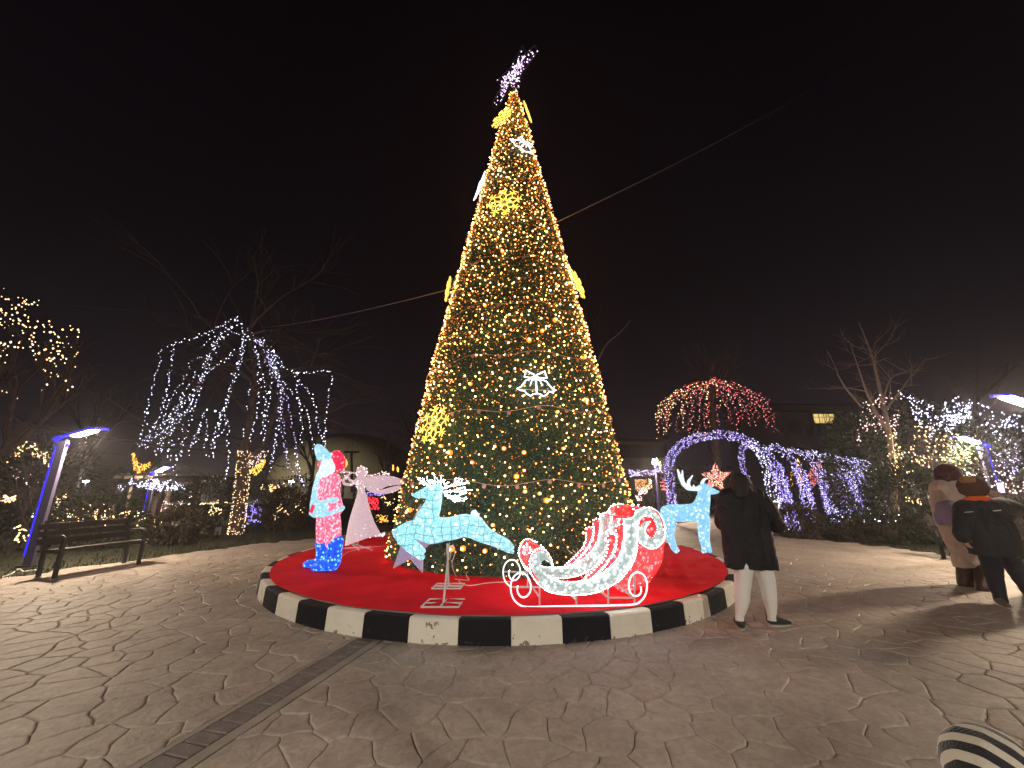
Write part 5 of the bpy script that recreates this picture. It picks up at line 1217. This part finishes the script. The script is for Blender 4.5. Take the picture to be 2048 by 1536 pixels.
# --- left hedge and lights low down
c5 = crop(0, 820, 4.042)
shr = []
for i, (px, py, w_, h_, d, leaf, lab) in enumerate([
    (50,1075,240,185,10.6,'leaf','big rounded shrub with warm lights left of the blue-striped lamp'),
    (190,1075,190,82,10.8,'leaf','low wide shrub with warm lights behind the left bench'),
    (345,1085,110,62,11.5,'leaf_dry','small brown shrub at the lawn edge right of the left bench'),
    (400,1068,110,110,16,'conifer','dark rounded conifer with fan-shaped warm lights in front of the pergola'),
    (560,1070,90,90,14.5,'leaf_dry','twiggy bush with sparse warm lights right of the lit trunk'),
    (600,1045,130,90,19,'leaf','dark bush behind the Santa figure with a few warm lights'),
    (765,1050,120,80,17,'leaf','dark clipped shrub behind the angel figure with white lights')]):
    shr.append(shrub(px, py, w_, h_, d, lab, n=2200, leaf=leaf, size=.10, seed=50+i))
for poly, n_, d, mt, r, lab, wk in [
    ([(-40,340),(60,330),(130,270),(210,238),(300,280),(380,300),(420,450),(395,480),(330,400),(200,350),(100,430),(0,460),(-40,440)], 120, 11, 'warm', .019, 'warm lights over the top of the big shrub left of the lamp', 10),
    ([(60,460),(220,470),(340,560),(300,620),(120,600)], 16, 10.8, 'rose', .015, 'sparse pinkish lights in the dark middle of the big shrub', 0),
    ([(-20,690),(130,680),(140,740),(0,760)], 40, 10, 'warm', .018, 'short band of warm lights at the left edge above the bench', 10),
    ([(100,840),(240,850),(420,700),(600,660),(620,760),(870,740),(900,830),(1100,800),(1180,860),(1180,950),(900,960),(720,880),(400,980),(390,940),(250,880),(110,880)], 150, 11, 'warm', .018, 'warm lights strewn over the low shrub behind the left bench', 14),
    ([(100,960),(160,930),(240,960),(230,1060),(130,1070),(90,1030)], 26, 9.3, 'warm', .017, 'small loop of warm lights near the foot of the left lamp', 9),
    ([(1100,800),(1300,860),(1330,960),(1200,1100),(1120,1090),(1150,950)], 42, 11.6, 'warm', .016, 'warm lights on the brown shrub right of the left bench', 10),
    ([(1290,720),(1480,700),(1480,860),(1300,880)], 60, 15.2, 'rose', .016, 'pinkish light rows on the left half of the dark conifer', 8),
    ([(1700,720),(1850,740),(1830,840),(1760,900),(1680,860)], 60, 15.2, 'warm', .015, 'fan of warm lights on the right half of the dark conifer', 7)]:
    P = scatter_poly(c5, poly, n_, d, .35, rg, wk); t = thing('string_lights', P[0], lab, 'string lights'); bulbs('bulbs', P, r, M[mt], t, var=.5, seed=n_)
# red shrub-lights low by the path (left of santa) and the violet-lit shrub right of the trunk
cB = crop(300, 900, 6.0235)
for poly, n_, d, mt, r, lab in [
    ([(1140,680),(1290,600),(1420,640),(1340,760),(1330,880),(1160,900)], 120, 15.5, 'violet', .018, 'violet lights over the small box-shaped bush right of the lit trunk'),
    ([(1420,680),(1600,580),(1850,600),(1900,700),(1850,800),(1500,850)], 50, 15, 'warm', .016, 'warm lights sprinkled over the twiggy bush between trunk and Santa figure'),
    ([(1300,400),(1500,420),(1700,380),(1650,480),(1500,510),(1330,480)], 60, 26, 'warm', .03, 'distant yellowish lights under the trees right of the lit trunk')]:
    P = scatter_poly(cB, poly, n_, d, .35, rg, 14); t = thing('string_lights', P[0], lab, 'string lights'); bulbs('bulbs', P, r, M[mt], t, var=.5, seed=n_)
# lights behind the angel
cA = crop(700, 920, 9.6)
for poly, n_, d, mt, r, lab in [
    ([(340,260),(560,250),(600,200),(740,200),(760,290),(700,340),(340,330)], 50, 15.5, 'rose', .017, 'white lights on the shrub behind the angel wings'),
    ([(300,590),(650,580),(650,690),(320,700)], 60, 15.6, 'violet', .018, 'violet lights under the angel wings'),
    ([(310,700),(540,700),(560,960),(420,960),(330,820)], 110, 15.4, 'redb', .019, 'cluster of red lights on the shrub behind the angel skirt'),
    ([(450,1040),(720,1060),(740,1200),(520,1200)], 60, 15.2, 'gold', .015, 'orange lights low behind the hem of the angel skirt'),
    ([(580,700),(880,690),(860,960),(660,940)], 22, 15.5, 'warm', .016, 'sparse warm lights between the angel and the Christmas tree')]:
    P = scatter_poly(cA, poly, n_, d, .3, rg, 22); t = thing('string_lights', P[0], lab, 'string lights'); bulbs('bulbs', P, r, M[mt], t, var=.4, seed=n_+7)

# --- pergola with white lights
D = 17.0; A = at(238, 962, D); B_ = at(400, 960, D); t = thing('pergola', ((A.x+B_.x)/2, D, 0), 'wooden pergola with white lights along its beam behind the left shrubs', 'pergola')
m = MB(); m.bar(A, B_, .16, .2); m.bar(A+Vector((0,2,0)), B_+Vector((0,2,0)), .16, .2); m.build('beam', M['bark'], t)
for px in (236, 262, 330, 395):
    for yy in (0, 2):
        m = MB(); x = at(px, 962, D).x; m.bar((x, D+yy, 0), (x, D+yy, A.z), .13); m.build('post', M['bark'], t)
for i in range(9):
    m = MB(); x = A.x+(B_.x-A.x)*i/8; m.bar((x, D-.3, A.z+.15), (x, D+2.3, A.z+.15), .07, .12); m.build('rafter', M['bark'], t)
P = scatter_poly(c5, [(950,600),(990,550),(1060,545),(1490,570),(1500,640),(1300,660),(1150,640),(1080,600),(1010,620),(1000,665),(955,665)], 190, D-.3, .25, rg, 9)
t = thing('string_lights', P[0], 'band of cold white lights along the pergola beam', 'string lights'); bulbs('bulbs', P, .021, M['white'], t, seed=77)

# --- gold crescent ornaments on thin wires
def ornament(c, poly, n_, d, label, mt='gold', r=.02, walk=0):
    P = scatter_poly(c, poly, n_, d, .06, rg, walk); cc = sum(P, Vector())/len(P); t = thing('gold_ornament', cc, label, 'light ornament')
    m = MB(); q = [at(*c(u, v), d) for u, v in poly]; m.tube(q+[q[0]], .012, n=4); m.tube([at(*c(*poly[0]), d), at(*c(*poly[0]), d)+Vector((.15,.1,1.2))], .008, n=4); m.build('frame', M['dark_metal'], t); bulbs('bulbs', P, r, M[mt], t, seed=n_); return t
ornament(c5, [(1055,350),(1085,350),(1110,420),(1150,440),(1190,430),(1230,410),(1210,470),(1140,500),(1120,520),(1080,480)], 130, 15, 'gold crescent light ornament above the pergola, left one')
ornament(cB, [(1390,60),(1395,150),(1330,260),(1265,310),(1205,280),(1210,220),(1290,180),(1350,130)], 110, 14.2, 'gold wing-shaped light ornament beside the lit trunk')
ornament(c8, [(555,200),(580,240),(575,290),(550,300)], 26, 20, 'small sliver of gold lights right of the Santa hat', r=.02)
ornament(cA, [(820,90),(845,150),(830,205),(810,190)], 22, 24, 'small gold drop light in the trees above the angel wings, left one', r=.035)
ornament(cA, [(905,120),(935,180),(925,235),(900,215)], 26, 24, 'small gold drop light in the trees above the angel wings, right one', r=.035)

# --- purple arch near the right reindeer
cr9 = crop(1280, 640, 2.667)
def tubecloud(path, R_, n_, rg):
    out = []
    for i in range(n_):
        f = rg.random()*(len(path)-1.001); p = path[int(f)].lerp(path[int(f)+1], f % 1); v = Vector((rg.gauss(0,1), rg.gauss(0,1), rg.gauss(0,1))).normalized()*R_*rg.uniform(.7,1.05); out.append(p+v)
    return out
a0 = [(170,985),(160,880),(152,780),(180,705),(250,650),(340,622),(430,612),(520,625),(600,665),(655,730),(685,830),(705,930),(735,1040),(765,1120)]
P = [at(*cr9(u, v), 17.0-1.8*i/13) for i, (u, v) in enumerate(a0)]; P[0].z = max(P[0].z, 0)
path = smooth_path([Vector((P[0].x, P[0].y, 0))]+P, 5)
ar_ = thing('light_arch', (path[0]+path[-1])/2, 'large arch wrapped in violet and white lights behind the standing reindeer', 'light arch')
m = MB()
for o_ in (Vector((0,-.16,0)), Vector((0,.16,0))): m.tube([p+o_ for p in path], .02, n=5)
for i in range(0, len(path)-2, 2): m.tube([path[i]+Vector((0,-.16,0)), path[i+1]+Vector((0,.16,0))], .01, n=4)
m.build('frame', M['dark_metal'], ar_)
nL = int(len(path)*.62)
bulbs('violet_bulbs', tubecloud(path[:nL], .20, 420, rg), .018, M['violet'], ar_, seed=1); bulbs('lilac_bulbs', tubecloud(path[:nL], .22, 430, rg)+tubecloud(path[nL:], .2, 120, rg), .016, M['lilac'], ar_, seed=2); bulbs('white_bulbs', tubecloud(path[nL:], .22, 260, rg), .016, M['white'], ar_, seed=3)
# --- tunnel of arches receding to the right
labs = ['first','second','third','fourth','fifth','sixth','seventh','eighth','ninth']
nearp = [(1576,14.6),(1619,16.2),(1660,17.8),(1690,19.4),(1716,21),(1740,22.6),(1760,24.2),(1776,25.8)]
for i, (px, d) in enumerate(nearp):
    n0 = at(px, 1000, d); n0.z = 0; wv = Vector((.25, 2.5, 0)); wv = Vector((wv.x*(1+.0*i), wv.y, 0)); pts = []
    H_ = 3.15; ys = 1.9
    lean = Vector((-.32, -.1, 0))
    for k_ in range(6): pts.append(n0+Vector((0,0,ys*k_/6))+lean*(k_/6)*.6)
    for k_ in range(13):
        a = math.pi*k_/12; pts.append(n0+lean*.6+wv*(1-math.cos(a))/2+Vector((-.35*math.sin(a), 0, ys+(H_-ys)*math.sin(a))))
    for k_ in range(5, -1, -1): pts.append(n0+lean*.6+wv+Vector((0,0,ys*k_/6)))
    t = thing('light_arch', n0+wv/2, f'{labs[i]} arch from the left of the violet and white light tunnel' if i < 7 else 'last and farthest arch of the violet and white light tunnel', 'light arch', 'arches of the light tunnel')
    m = MB(); m.tube(pts, .03, n=5); m.build('frame', M['dark_metal'], t)
    vi = max(60, 330-34*i); legs_ = pts[:8]; bulbs('violet_bulbs', tubecloud(legs_, .24, vi, rg)+tubecloud(pts[7:] if i == 0 else pts[7:14], .14, (150 if i == 0 else 34), rg), .019, M['violet'], t, seed=i); bulbs('lilac_bulbs', tubecloud(legs_, .23, 230, rg)+tubecloud(pts[7:14], .14, 70, rg)+(tubecloud(pts[14:], .15, 120, rg) if i == 0 else []), .0155, M['lilac'], t, seed=i+20); bulbs('white_bulbs', tubecloud(pts[:13], .20, 50+26*i, rg), .015, M['white'], t, seed=i+40)
    if i:     # side netting between the arches
        pass
# lit strands joining the tunnel arches along the roof
for j in range(1,2):
    P = [at(px, 1000, d) for px, d in nearp]; pts = [Vector((p.x-.2-.1*j, p.y+[.5,1.3,2.1][j], [2.75,3.15,2.75][j])) for p in P]
    t = thing('light_string', pts[0], ['near roof strand joining the arches of the light tunnel','ridge strand joining the arches of the light tunnel','far roof strand joining the arches of the light tunnel'][j], 'string lights', None); bulbs('bulbs', tubecloud(pts, .16, 70, rg), .015, M['lilac'], t, seed=j+3)
# gold pieces inside the tunnel
for poly, n_, d, lab in [([(835,730),(850,730),(862,830),(860,900),(845,860)], 50, 19, 'thin column of gold lights inside the tunnel, left one'), ([(925,760),(970,750),(960,850),(920,900),(890,830)], 140, 20, 'bundle of gold and pink lights inside the tunnel'), ([(800,800),(812,800),(815,895),(800,890)], 16, 22, 'faint yellow column of lights at the tunnel mouth')]:
    ornament(cr9, poly, n_, d, lab, mt='gold' if n_ < 100 else 'pinkb', r=.02)
# lit orange-pink star under the arch
poly = []
sc_ = (402, 842)
for k_ in range(10):
    a = -math.pi/2+k_*math.pi/5; r = 82 if k_ % 2 == 0 else 40; poly.append((sc_[0]+r*math.cos(a), sc_[1]+r*1.05*math.sin(a)))
D = 18.5; t = thing('lit_star', at(*cr9(402,842), D), 'orange-pink star covered in small lights under the large arch', 'star decoration')
P = scatter_poly(cr9, poly, 330, D, .22, rg); bulbs('bulbs', P, .022, M['pinkb'], t, seed=5); bulbs('warm_bulbs', scatter_poly(cr9, poly, 90, D-.1, .2, rg), .018, M['warm'], t, seed=6)
m = MB(); q = [at(*cr9(u, v), D) for u, v in poly]; 
for o_ in (-.22, .22): m.tube([p+Vector((0,o_,0)) for p in q+[q[0]]], .02, n=4)
m.tube([at(*cr9(402,900), D), Vector((at(*cr9(402,900), D).x, D, 0))], .03, n=5); m.build('frame', M['dark_metal'], t)

# --- pink-lit umbrella tree
D = 21.0; bt = at(*cr9(390,600), D); ut = thing('weeping_tree', (bt.x, D, 0), 'umbrella-shaped bare tree with pink and warm hanging lights above the arch', 'tree')
top = at(*cr9(385,340), D); m = MB(); m.tube([Vector((bt.x, D, -.1)), at(*cr9(392,560), D), top], [.22,.17,.1], n=8); m.build('trunk', M['bark'], ut)
m = MB(); strands = []
for j in range(44):
    az = 2*math.pi*j/44+rg.uniform(-.1,.1); ex = rg.uniform(.85,1.0); Rr = 3.0*ex; hem = Vector((bt.x+Rr*math.cos(az), D+Rr*math.sin(az)*.8, at(*cr9(390,585), D).z+rg.uniform(-.5,.9)))
    mid = top.lerp(hem, .66); mid.z = top.z-.45-rg.uniform(0,.3); sh = top.lerp(hem, .93); sh.z = mid.z*.55+hem.z*.45
    s_ = smooth_path([top+Vector((0,0,rg.uniform(0,.2))), top.lerp(hem,.33)+Vector((0,0,(top.z-hem.z)*.28)), mid, sh, hem], 5); strands.append(s_); m.tube(s_, [max(.008, .05*(1-i/len(s_))) for i in range(len(s_))], n=4)
for i in range(10): branches(m, top-Vector((0,0,.5)), (rg.uniform(-1,1), rg.uniform(-1,1), .9), 1.6, .04, 3, rg, .6)
m.build('branches', M['bark'], ut)
W, Pk, Rd = [], [], []
for j, s_ in enumerate(strands):
    for p in resample(s_, .19):
        q = p+Vector((rg.uniform(-.08,.08), rg.uniform(-.08,.08), rg.uniform(-.08,.08))); u = (p.x-bt.x)/2.6; (W if rg.random() < .30-.5*u else Pk).append(q)
        if rg.random() < .18: Rd.append(q+Vector((.1,0,.1)))
t = thing('string_lights', top, 'pink, red and warm light strands over the umbrella-shaped tree', 'string lights'); bulbs('warm_bulbs', W, .026, M['warm'], t, seed=1); bulbs('pink_bulbs', Pk, .026, M['pinkb'], t, seed=2); bulbs('red_bulbs', Rd, .024, M['redb'], t, seed=3)

# --- birch-like bare tree
D = 12.5; rgb = random.Random(8); b = thing('bare_tree', (at(*cr9(1345,700), D).x, D, 0), 'tall bare pale-barked tree right of the light tunnel', 'tree')
def limb(m, pts, r0, r1):
    q = smooth_path([at(*cr9(u, v), D+(pp[0] if pp else 0)) for (u, v, *pp) in pts], 5); n_ = len(q); m.tube(q, [r0+(r1-r0)*i/(n_-1) for i in range(n_)], n=6)
    return q
m = MB(); g0 = gnd(*cr9(1352,1060)); tq = limb(m, [(1355,980),(1350,800),(1330,620),(1305,480),(1270,330),(1240,200),(1200,90),(1165,10)], .095, .010); m.tube([Vector((tq[0].x, tq[0].y, -.1)), tq[0]], [.11,.095], n=8); m.build('trunk', M['twig'], b, smooth=True)
m = MB()
for pts, r0 in [([(1325,590),(1250,480),(1200,360),(1160,240),(1115,110)], .06), ([(1200,380),(1120,365),(1030,365)], .025), ([(1180,460),(1110,380),(1060,300),(1050,265)], .035), ([(1310,480),(1370,400),(1450,300),(1530,200)], .045), ([(1300,420),(1340,310),(1420,280),(1500,265)], .028), ([(1265,300),(1250,240),(1310,205),(1340,210)], .02), ([(1245,200),(1290,150),(1330,110)], .02), ([(1225,160),(1180,150),(1140,140)], .015), ([(1160,230),(1200,210),(1230,200)], .015), ([(1255,230),(1255,180),(1250,120)], .014), ([(1320,540),(1290,470),(1230,440),(1180,470)], .03), ([(1330,420),(1335,340),(1325,270)], .018), ([(1400,360),(1450,350),(1500,345)], .015)]:
    q = limb(m, pts, r0, .006)
    for k_ in range(3): branches(m, q[rgb.randrange(4, len(q))], (rgb.uniform(-1,1), rgb.uniform(-.6,.6), rgb.uniform(-.2,1)), .7, .010, 1, rgb, .6, 0, 3)
m.build('branches', M['twig'], b)
for poly, n_, mt, lab in [([(1200,400),(1240,380),(1400,370),(1380,560),(1370,640),(1260,640),(1240,560),(1160,680),(1150,620)], 130, 'rose', 'rosy white lights hanging around the pale bare tree'), ([(1325,590),(1365,600),(1400,720),(1320,730)], 70, 'warm', 'orange-tinted lights wrapped round the lower trunk of the pale bare tree')]:
    P = scatter_poly(cr9, poly, n_, D+.3, .8, rg, 14); t = thing('string_lights', P[0], lab, 'string lights'); bulbs('bulbs', P, .018, M[mt], t, var=.5, seed=n_)
# --- lit conifers at the right
cons = [(1760,1075,160,240,13.5,'broad dark conifer with warm lights right of the light tunnel'),(1900,1080,230,270,14.5,'largest conifer with white lights at its peak behind the right pair of people'),(2040,1080,190,210,12.5,'wide conifer with white lights at the right edge'),(1835,1085,150,150,12.0,'low spreading conifer with warm lights in front of the larger ones')]
for i, (px, py, w_, h_, d, lab) in enumerate(cons): shrub(px, py, w_, h_, d, lab, cat='conifer', name='conifer', n=5200, leaf='conifer', size=.12, seed=90+i)
for poly, n_, d, mt, r, lab, wk in [
    ([(1370,380),(1430,390),(1560,450),(1620,560),(1560,640),(1480,560),(1440,470)], 90, 12.6, 'white', .019, 'white lights along the ridge between the bare tree and the conifers', 12),
    ([(1560,470),(1620,430),(1690,400),(1780,430),(1760,560),(1650,600),(1570,560)], 170, 13.6, 'white', .022, 'dense cold white lights on the peak of the largest conifer', 12),
    ([(1780,430),(1900,480),(2060,520),(2100,700),(1900,700),(1820,560)], 110, 12.6, 'white', .020, 'white lights on the slope of the conifers at the right edge', 22),
    ([(1400,540),(1600,560),(1800,600),(1850,760),(1600,800),(1440,760),(1400,660)], 150, 12.3, 'warm', .021, 'warm white lights over the middle of the conifers', 20),
    ([(1330,700),(1500,690),(1560,760),(1420,820),(1400,900),(1340,800)], 70, 12, 'warm', .019, 'warm light garland at the foot of the pale bare tree', 12),
    ([(1400,940),(1560,960),(1560,1000),(1410,975)], 16, 11.2, 'warm', .018, 'short row of warm lights low on the front conifer', 14),
    ([(1850,640),(2060,660),(2100,820),(1900,830)], 90, 12, 'lilac', .019, 'lilac lights under the conifers at the right edge', 14),
    ([(1560,780),(1900,800),(2060,860),(2050,940),(1700,860)], 80, 11.4, 'rose', .019, 'rosy lights on the low branches behind the right pair of people', 16),
    ([(1010,985),(1400,1040),(1370,1080),(1020,1090)], 18, 10.9, 'white', .014, 'few scattered white lights in the right hedge', 0)]:
    P = scatter_poly(cr9, poly, n_, d, .5, rg, wk); t = thing('string_lights', P[0], lab, 'string lights'); bulbs('bulbs', P, r, M[mt], t, var=.5, seed=n_+3)
t = thing('light_strip', at(1980,975,11.5), 'small blue-white glowing strip behind the arm of the person in the dark jacket', 'lamp'); m = MB(); m.bar(at(1999,966,11.2), at(2004,985,11.2), .12, .05); m.build('panel', M['lilac'], t)
# --- right hedge: bushes along the plaza edge
for i, (px, py, w_, h_, d, leaf, lab) in enumerate([(1600,1082,95,70,12.6,'leaf_dry','rounded brown bush at the foot of the large arch'),(1690,1085,130,52,12.9,'leaf','low green bush in the right hedge beside the rounded brown bush'),(1790,1098,150,70,11.8,'leaf','wide green bush in the middle of the right hedge'),(1890,1108,130,85,11.6,'leaf','dark green bush in the right hedge behind the people'),(2030,1115,150,90,11.2,'leaf','green bush at the right edge behind the bench'),(1725,1092,90,45,11.9,'leaf_dry','twiggy dry undergrowth in front of the right hedge'),(1330,1015,160,60,22,'leaf','dark bush left of the large arch'),(1440,1000,110,50,24,'leaf','dark bush seen through the large arch')]):
    shrub(px, py, w_, h_, d, lab, n=2600, leaf=leaf, size=.085, seed=120+i)
# lights left of the arch, right of the tree
cC = crop(1240, 860, 10.975)
for poly, n_, d, mt, r, lab in [
    ([(130,880),(900,870),(950,960),(700,1000),(220,1030)], 130, 21, 'lilac', .022, 'band of lilac lights between the Christmas tree and the arch'),
    ([(360,1260),(600,1250),(600,1400),(400,1420)], 70, 20, 'rose', .020, 'pinkish lights in front of the small orange-lit kiosk'),
    ([(600,1080),(680,1050),(710,1300),(600,1300)], 36, 20, 'warm', .02, 'narrow column of warm lights left of the distant blue lamp'),
    ([(800,640),(900,680),(910,850),(850,830)], 24, 19.6, 'warm', .02, 'warm lights above the distant park lamp near the arch'),
    ([(860,1020),(1000,1060),(1060,1400),(900,1300)], 60, 18, 'pinkb', .018, 'pink lights at the foot of the left leg of the arch'),
    ([(340,1420),(480,1440),(480,1560),(300,1560)], 40, 15, 'rose', .014, 'small pale lights behind the sleigh near the tree foot')]:
    P = scatter_poly(cC, poly, n_, d, .3, rg, 20); t = thing('string_lights', P[0], lab, 'string lights'); bulbs('bulbs', P, r, M[mt], t, var=.4, seed=n_+9)
D = 24; k0, k1 = at(1271, 985, D), at(1296, 960, D); kt = thing('kiosk', ((k0.x+k1.x)/2, D, 0), 'small orange-lit kiosk front between the tree and the arch', 'kiosk')
m = MB(); m.box(((k0.x+k1.x)/2, D+.7, k1.z/2+.1), (abs(k1.x-k0.x)+.6, 1.2, k1.z+.2)); m.build('wall', M['wood_dark'], kt)
m = MB(); m.box(((k0.x+k1.x)/2, D+.08, (k0.z+k1.z)/2+.1), (abs(k1.x-k0.x)*.9, .02, .6)); m.build('lit_window', emit('warm_window', (1,.42,.16), .9, 'NONE'), kt)

# --- dark far trees behind everything
for i, (px, d, h, lab) in enumerate([(150,30,9,'faint bare tree far off at the left'),(830,34,8,'faint bare tree far behind, left of the Christmas tree'),(770,38,6,'slim bare tree in front of the dome'),(1170,30,12,'faint bare tree top behind the right side of the Christmas tree'),(1440,36,11,'tall faint bare tree behind the umbrella-shaped tree'),(1990,26,9,'faint bare tree behind the conifers at the right edge'),(620,30,7,'faint bare tree behind the weeping tree')]):
    tree_bare((at(px,985,d).x, d, 0), h, lab, 60+i, r=.18, depth=4, spread=.55)
q_ = smooth_path([at(1195,725,22), at(1212,690,22), at(1240,665,22), at(1262,640,22)], 5); t = thing('bare_tree', (q_[0].x, 22, 0), 'slender pale branch rising behind the right flank of the Christmas tree', 'tree')
m = MB(); m.tube([Vector((q_[0].x+.1, 22, 0))]+q_, [.10]+[.055*(1-.8*i/len(q_)) for i in range(len(q_))], n=5); m.build('branches', M['twig'], t)
def treeline():
    C_ = []
    rr = random.Random(5)
    for i in range(46):
        az = math.radians(-62+124*i/45); d = rr.uniform(74,88); x, y = d*math.tan(az)*.62 if False else d*math.sin(az)*1.3, d*math.cos(az)+8
        C_.append(leafcloud((x, y, 1.6), (7.0, 3.5, rr.uniform(2.2,4.6)), 420, i))
    leaves('far_trees', np.concatenate(C_), .8, M['conifer'], None, seed=6)
treeline()

# ------------------------------------------------------------------ buildings
M['dome'] = mat('dome_roof', (.34,.31,.22), .6, var=.15, vscale=.3); M['wall_dim'] = mat('plaster_wall', (.22,.19,.18), .85, var=.2, vscale=.5); M['roof_dark'] = mat('roof_dark', (.06,.055,.06), .8)
D = 62; c0 = at(692, 985, D); Rr = 10.2; tp = at(690, 868, D).z
t = thing('domed_hall', (c0.x, D, 0), 'low domed hall with a pale rounded roof behind the Santa figure', 'building')
n = 48; V = []; Fc = []; K = 10
for i in range(K+1):
    a = math.pi/2*i/K
    for j in range(n): V.append((c0.x+Rr*1.05*math.cos(a)*math.cos(2*math.pi*j/n), D+Rr*math.cos(a)*math.sin(2*math.pi*j/n), 2.4+(tp-2.4)*math.sin(a)))
for i in range(K):
    for j in range(n): Fc.append((i*n+j, i*n+(j+1)%n, (i+1)*n+(j+1)%n, (i+1)*n+j))
mesh_obj('roof', V, Fc, M['dome'], t, smooth=True)
V = [(c0.x+Rr*1.0*math.cos(2*math.pi*j/n), D+Rr*.96*math.sin(2*math.pi*j/n), z) for z in (-.1, 2.38) for j in range(n)]
mesh_obj('wall', V, [(j, (j+1)%n, n+(j+1)%n, n+j) for j in range(n)], M['wall_dim'], t)
m = MB()
for j in range(n): m.box((c0.x+Rr*1.01*math.cos(2*math.pi*(j+.5)/n), D+Rr*.97*math.sin(2*math.pi*(j+.5)/n), 1.2), (.12,.12,2.3))
m.build('pilasters', M['roof_dark'], t)
m = MB(); m.sheet([at(560, 905, 60), at(640, 882, 60)], Vector((0,1,0)))
def building(px0, px1, py_top, d, depth, label, win=(), roofc='roof_dark', wallm=None, cols=0, rows=0):
    a, b = at(px0, py_top, d), at(px1, py_top, d); H_ = a.z; t = thing('building', ((a.x+b.x)/2, d, 0), label, 'building'); w_ = b.x-a.x
    m = MB(); m.box(((a.x+b.x)/2, d+depth/2, H_/2), (w_, depth, H_)); m.build('wall', wallm or M['wall_dim'], t)
    m = MB(); m.box(((a.x+b.x)/2, d+depth/2, H_+.12), (w_+.6, depth+.6, .22)); m.build('roof', M[roofc], t)
    for r_ in range(rows):
        for c_ in range(cols):
            x = a.x+w_*(c_+.5)/cols; z = 1.4+r_*2.9
            if z+1.2 > H_: continue
            f_ = MB(); f_.box((x, d-.03, z+.6), (1.3,.10,1.4)); fo = f_.build('window', M['roof_dark'], t)
            g_ = MB(); g_.box((x, d-.09, z+.6), (1.1,.02,1.2)); g_.build('pane', M['glass'], fo)
    return t, a, b, H_
M['glass'] = mat('dark_glass', (.02,.022,.03), .1)
building(1238, 1330, 882, 40, 6, 'low pale wall of a building right behind the Christmas tree', cols=4, rows=2)
t, a, b, H_ = building(1540, 1700, 812, 46, 10, 'dark flat-roofed building with one lit window above the light tunnel', cols=6, rows=4)
wq0, wq1 = at(1630, 846, 45.8), at(1667, 828, 45.8)
fr_ = MB(); fr_.box(((wq0.x+wq1.x)/2, 45.93, (wq0.z+wq1.z)/2), (wq1.x-wq0.x+.2, .12, wq1.z-wq0.z+.2)); fo = fr_.build('lit_window', M['roof_dark'], t)
pn = MB(); pn.box(((wq0.x+wq1.x)/2, 45.83, (wq0.z+wq1.z)/2), (wq1.x-wq0.x, .03, wq1.z-wq0.z)); pn.build('pane', emit('window_light', (1,.72,.25), .75, 'NONE'), fo)
for k_ in range(1, 4):
    mm_ = MB(); mm_.box((wq0.x+(wq1.x-wq0.x)*k_/4, 45.80, (wq0.z+wq1.z)/2), (.06, .04, wq1.z-wq0.z)); mm_.build('mullion', M['roof_dark'], fo)
mm_ = MB(); mm_.box(((wq0.x+wq1.x)/2, 45.77, (wq0.z+wq1.z)/2+.15), (wq1.x-wq0.x, .04, .05)); mm_.build('transom', M['roof_dark'], fo)
tree_bare((at(1650,985,40).x, 40, 0), 8.2, 'bare tree standing in front of the lit window', 77, r=.12, depth=4)
building(1562, 1606, 826, 43, 3, 'pale tower-like block just left of the lit window', cols=1, rows=3)
building(-40, 110, 900, 55, 10, 'long dark building far off behind the left shrubs', cols=8, rows=2)

# added floodlight, hidden from view, put in to brighten the dome roof
m = MB(); m.box((c0.x-3, D-26, .35), (.7,.2,.4))
ft = thing('added_dome_light', (c0.x-3, D-26, 0), 'added unseen floodlight behind the shrubs brightening the pale domed roof', 'lamp')
m.build('housing', M['dark_metal'], ft)
m2 = MB(); m2.box((c0.x-3, D-26+.12, .40), (.6,.02,.3)); m2.build('lens', emit('dome_fill_lens', (1,.85,.55), 3200), ft)

# ------------------------------------------------------------------ night haze
hz = MB(); hz.box((0, 42, 9.2), (260, 130, 21.2)); ho = hz.build('haze', None, None, kind='stuff')
hm_ = bpy.data.materials.new('haze'); hm_.use_nodes = True; n = hm_.node_tree; n.nodes.clear(); out = n.nodes.new('ShaderNodeOutputMaterial'); v = n.nodes.new('ShaderNodeVolumePrincipled')
v.inputs['Density'].default_value = HAZE_DENSITY; v.inputs['Color'].default_value = (.87,.83,.92,1); v.inputs['Anisotropy'].default_value = .55; n.links.new(v.outputs[0], out.inputs['Volume'])
ho.data.materials.append(hm_)
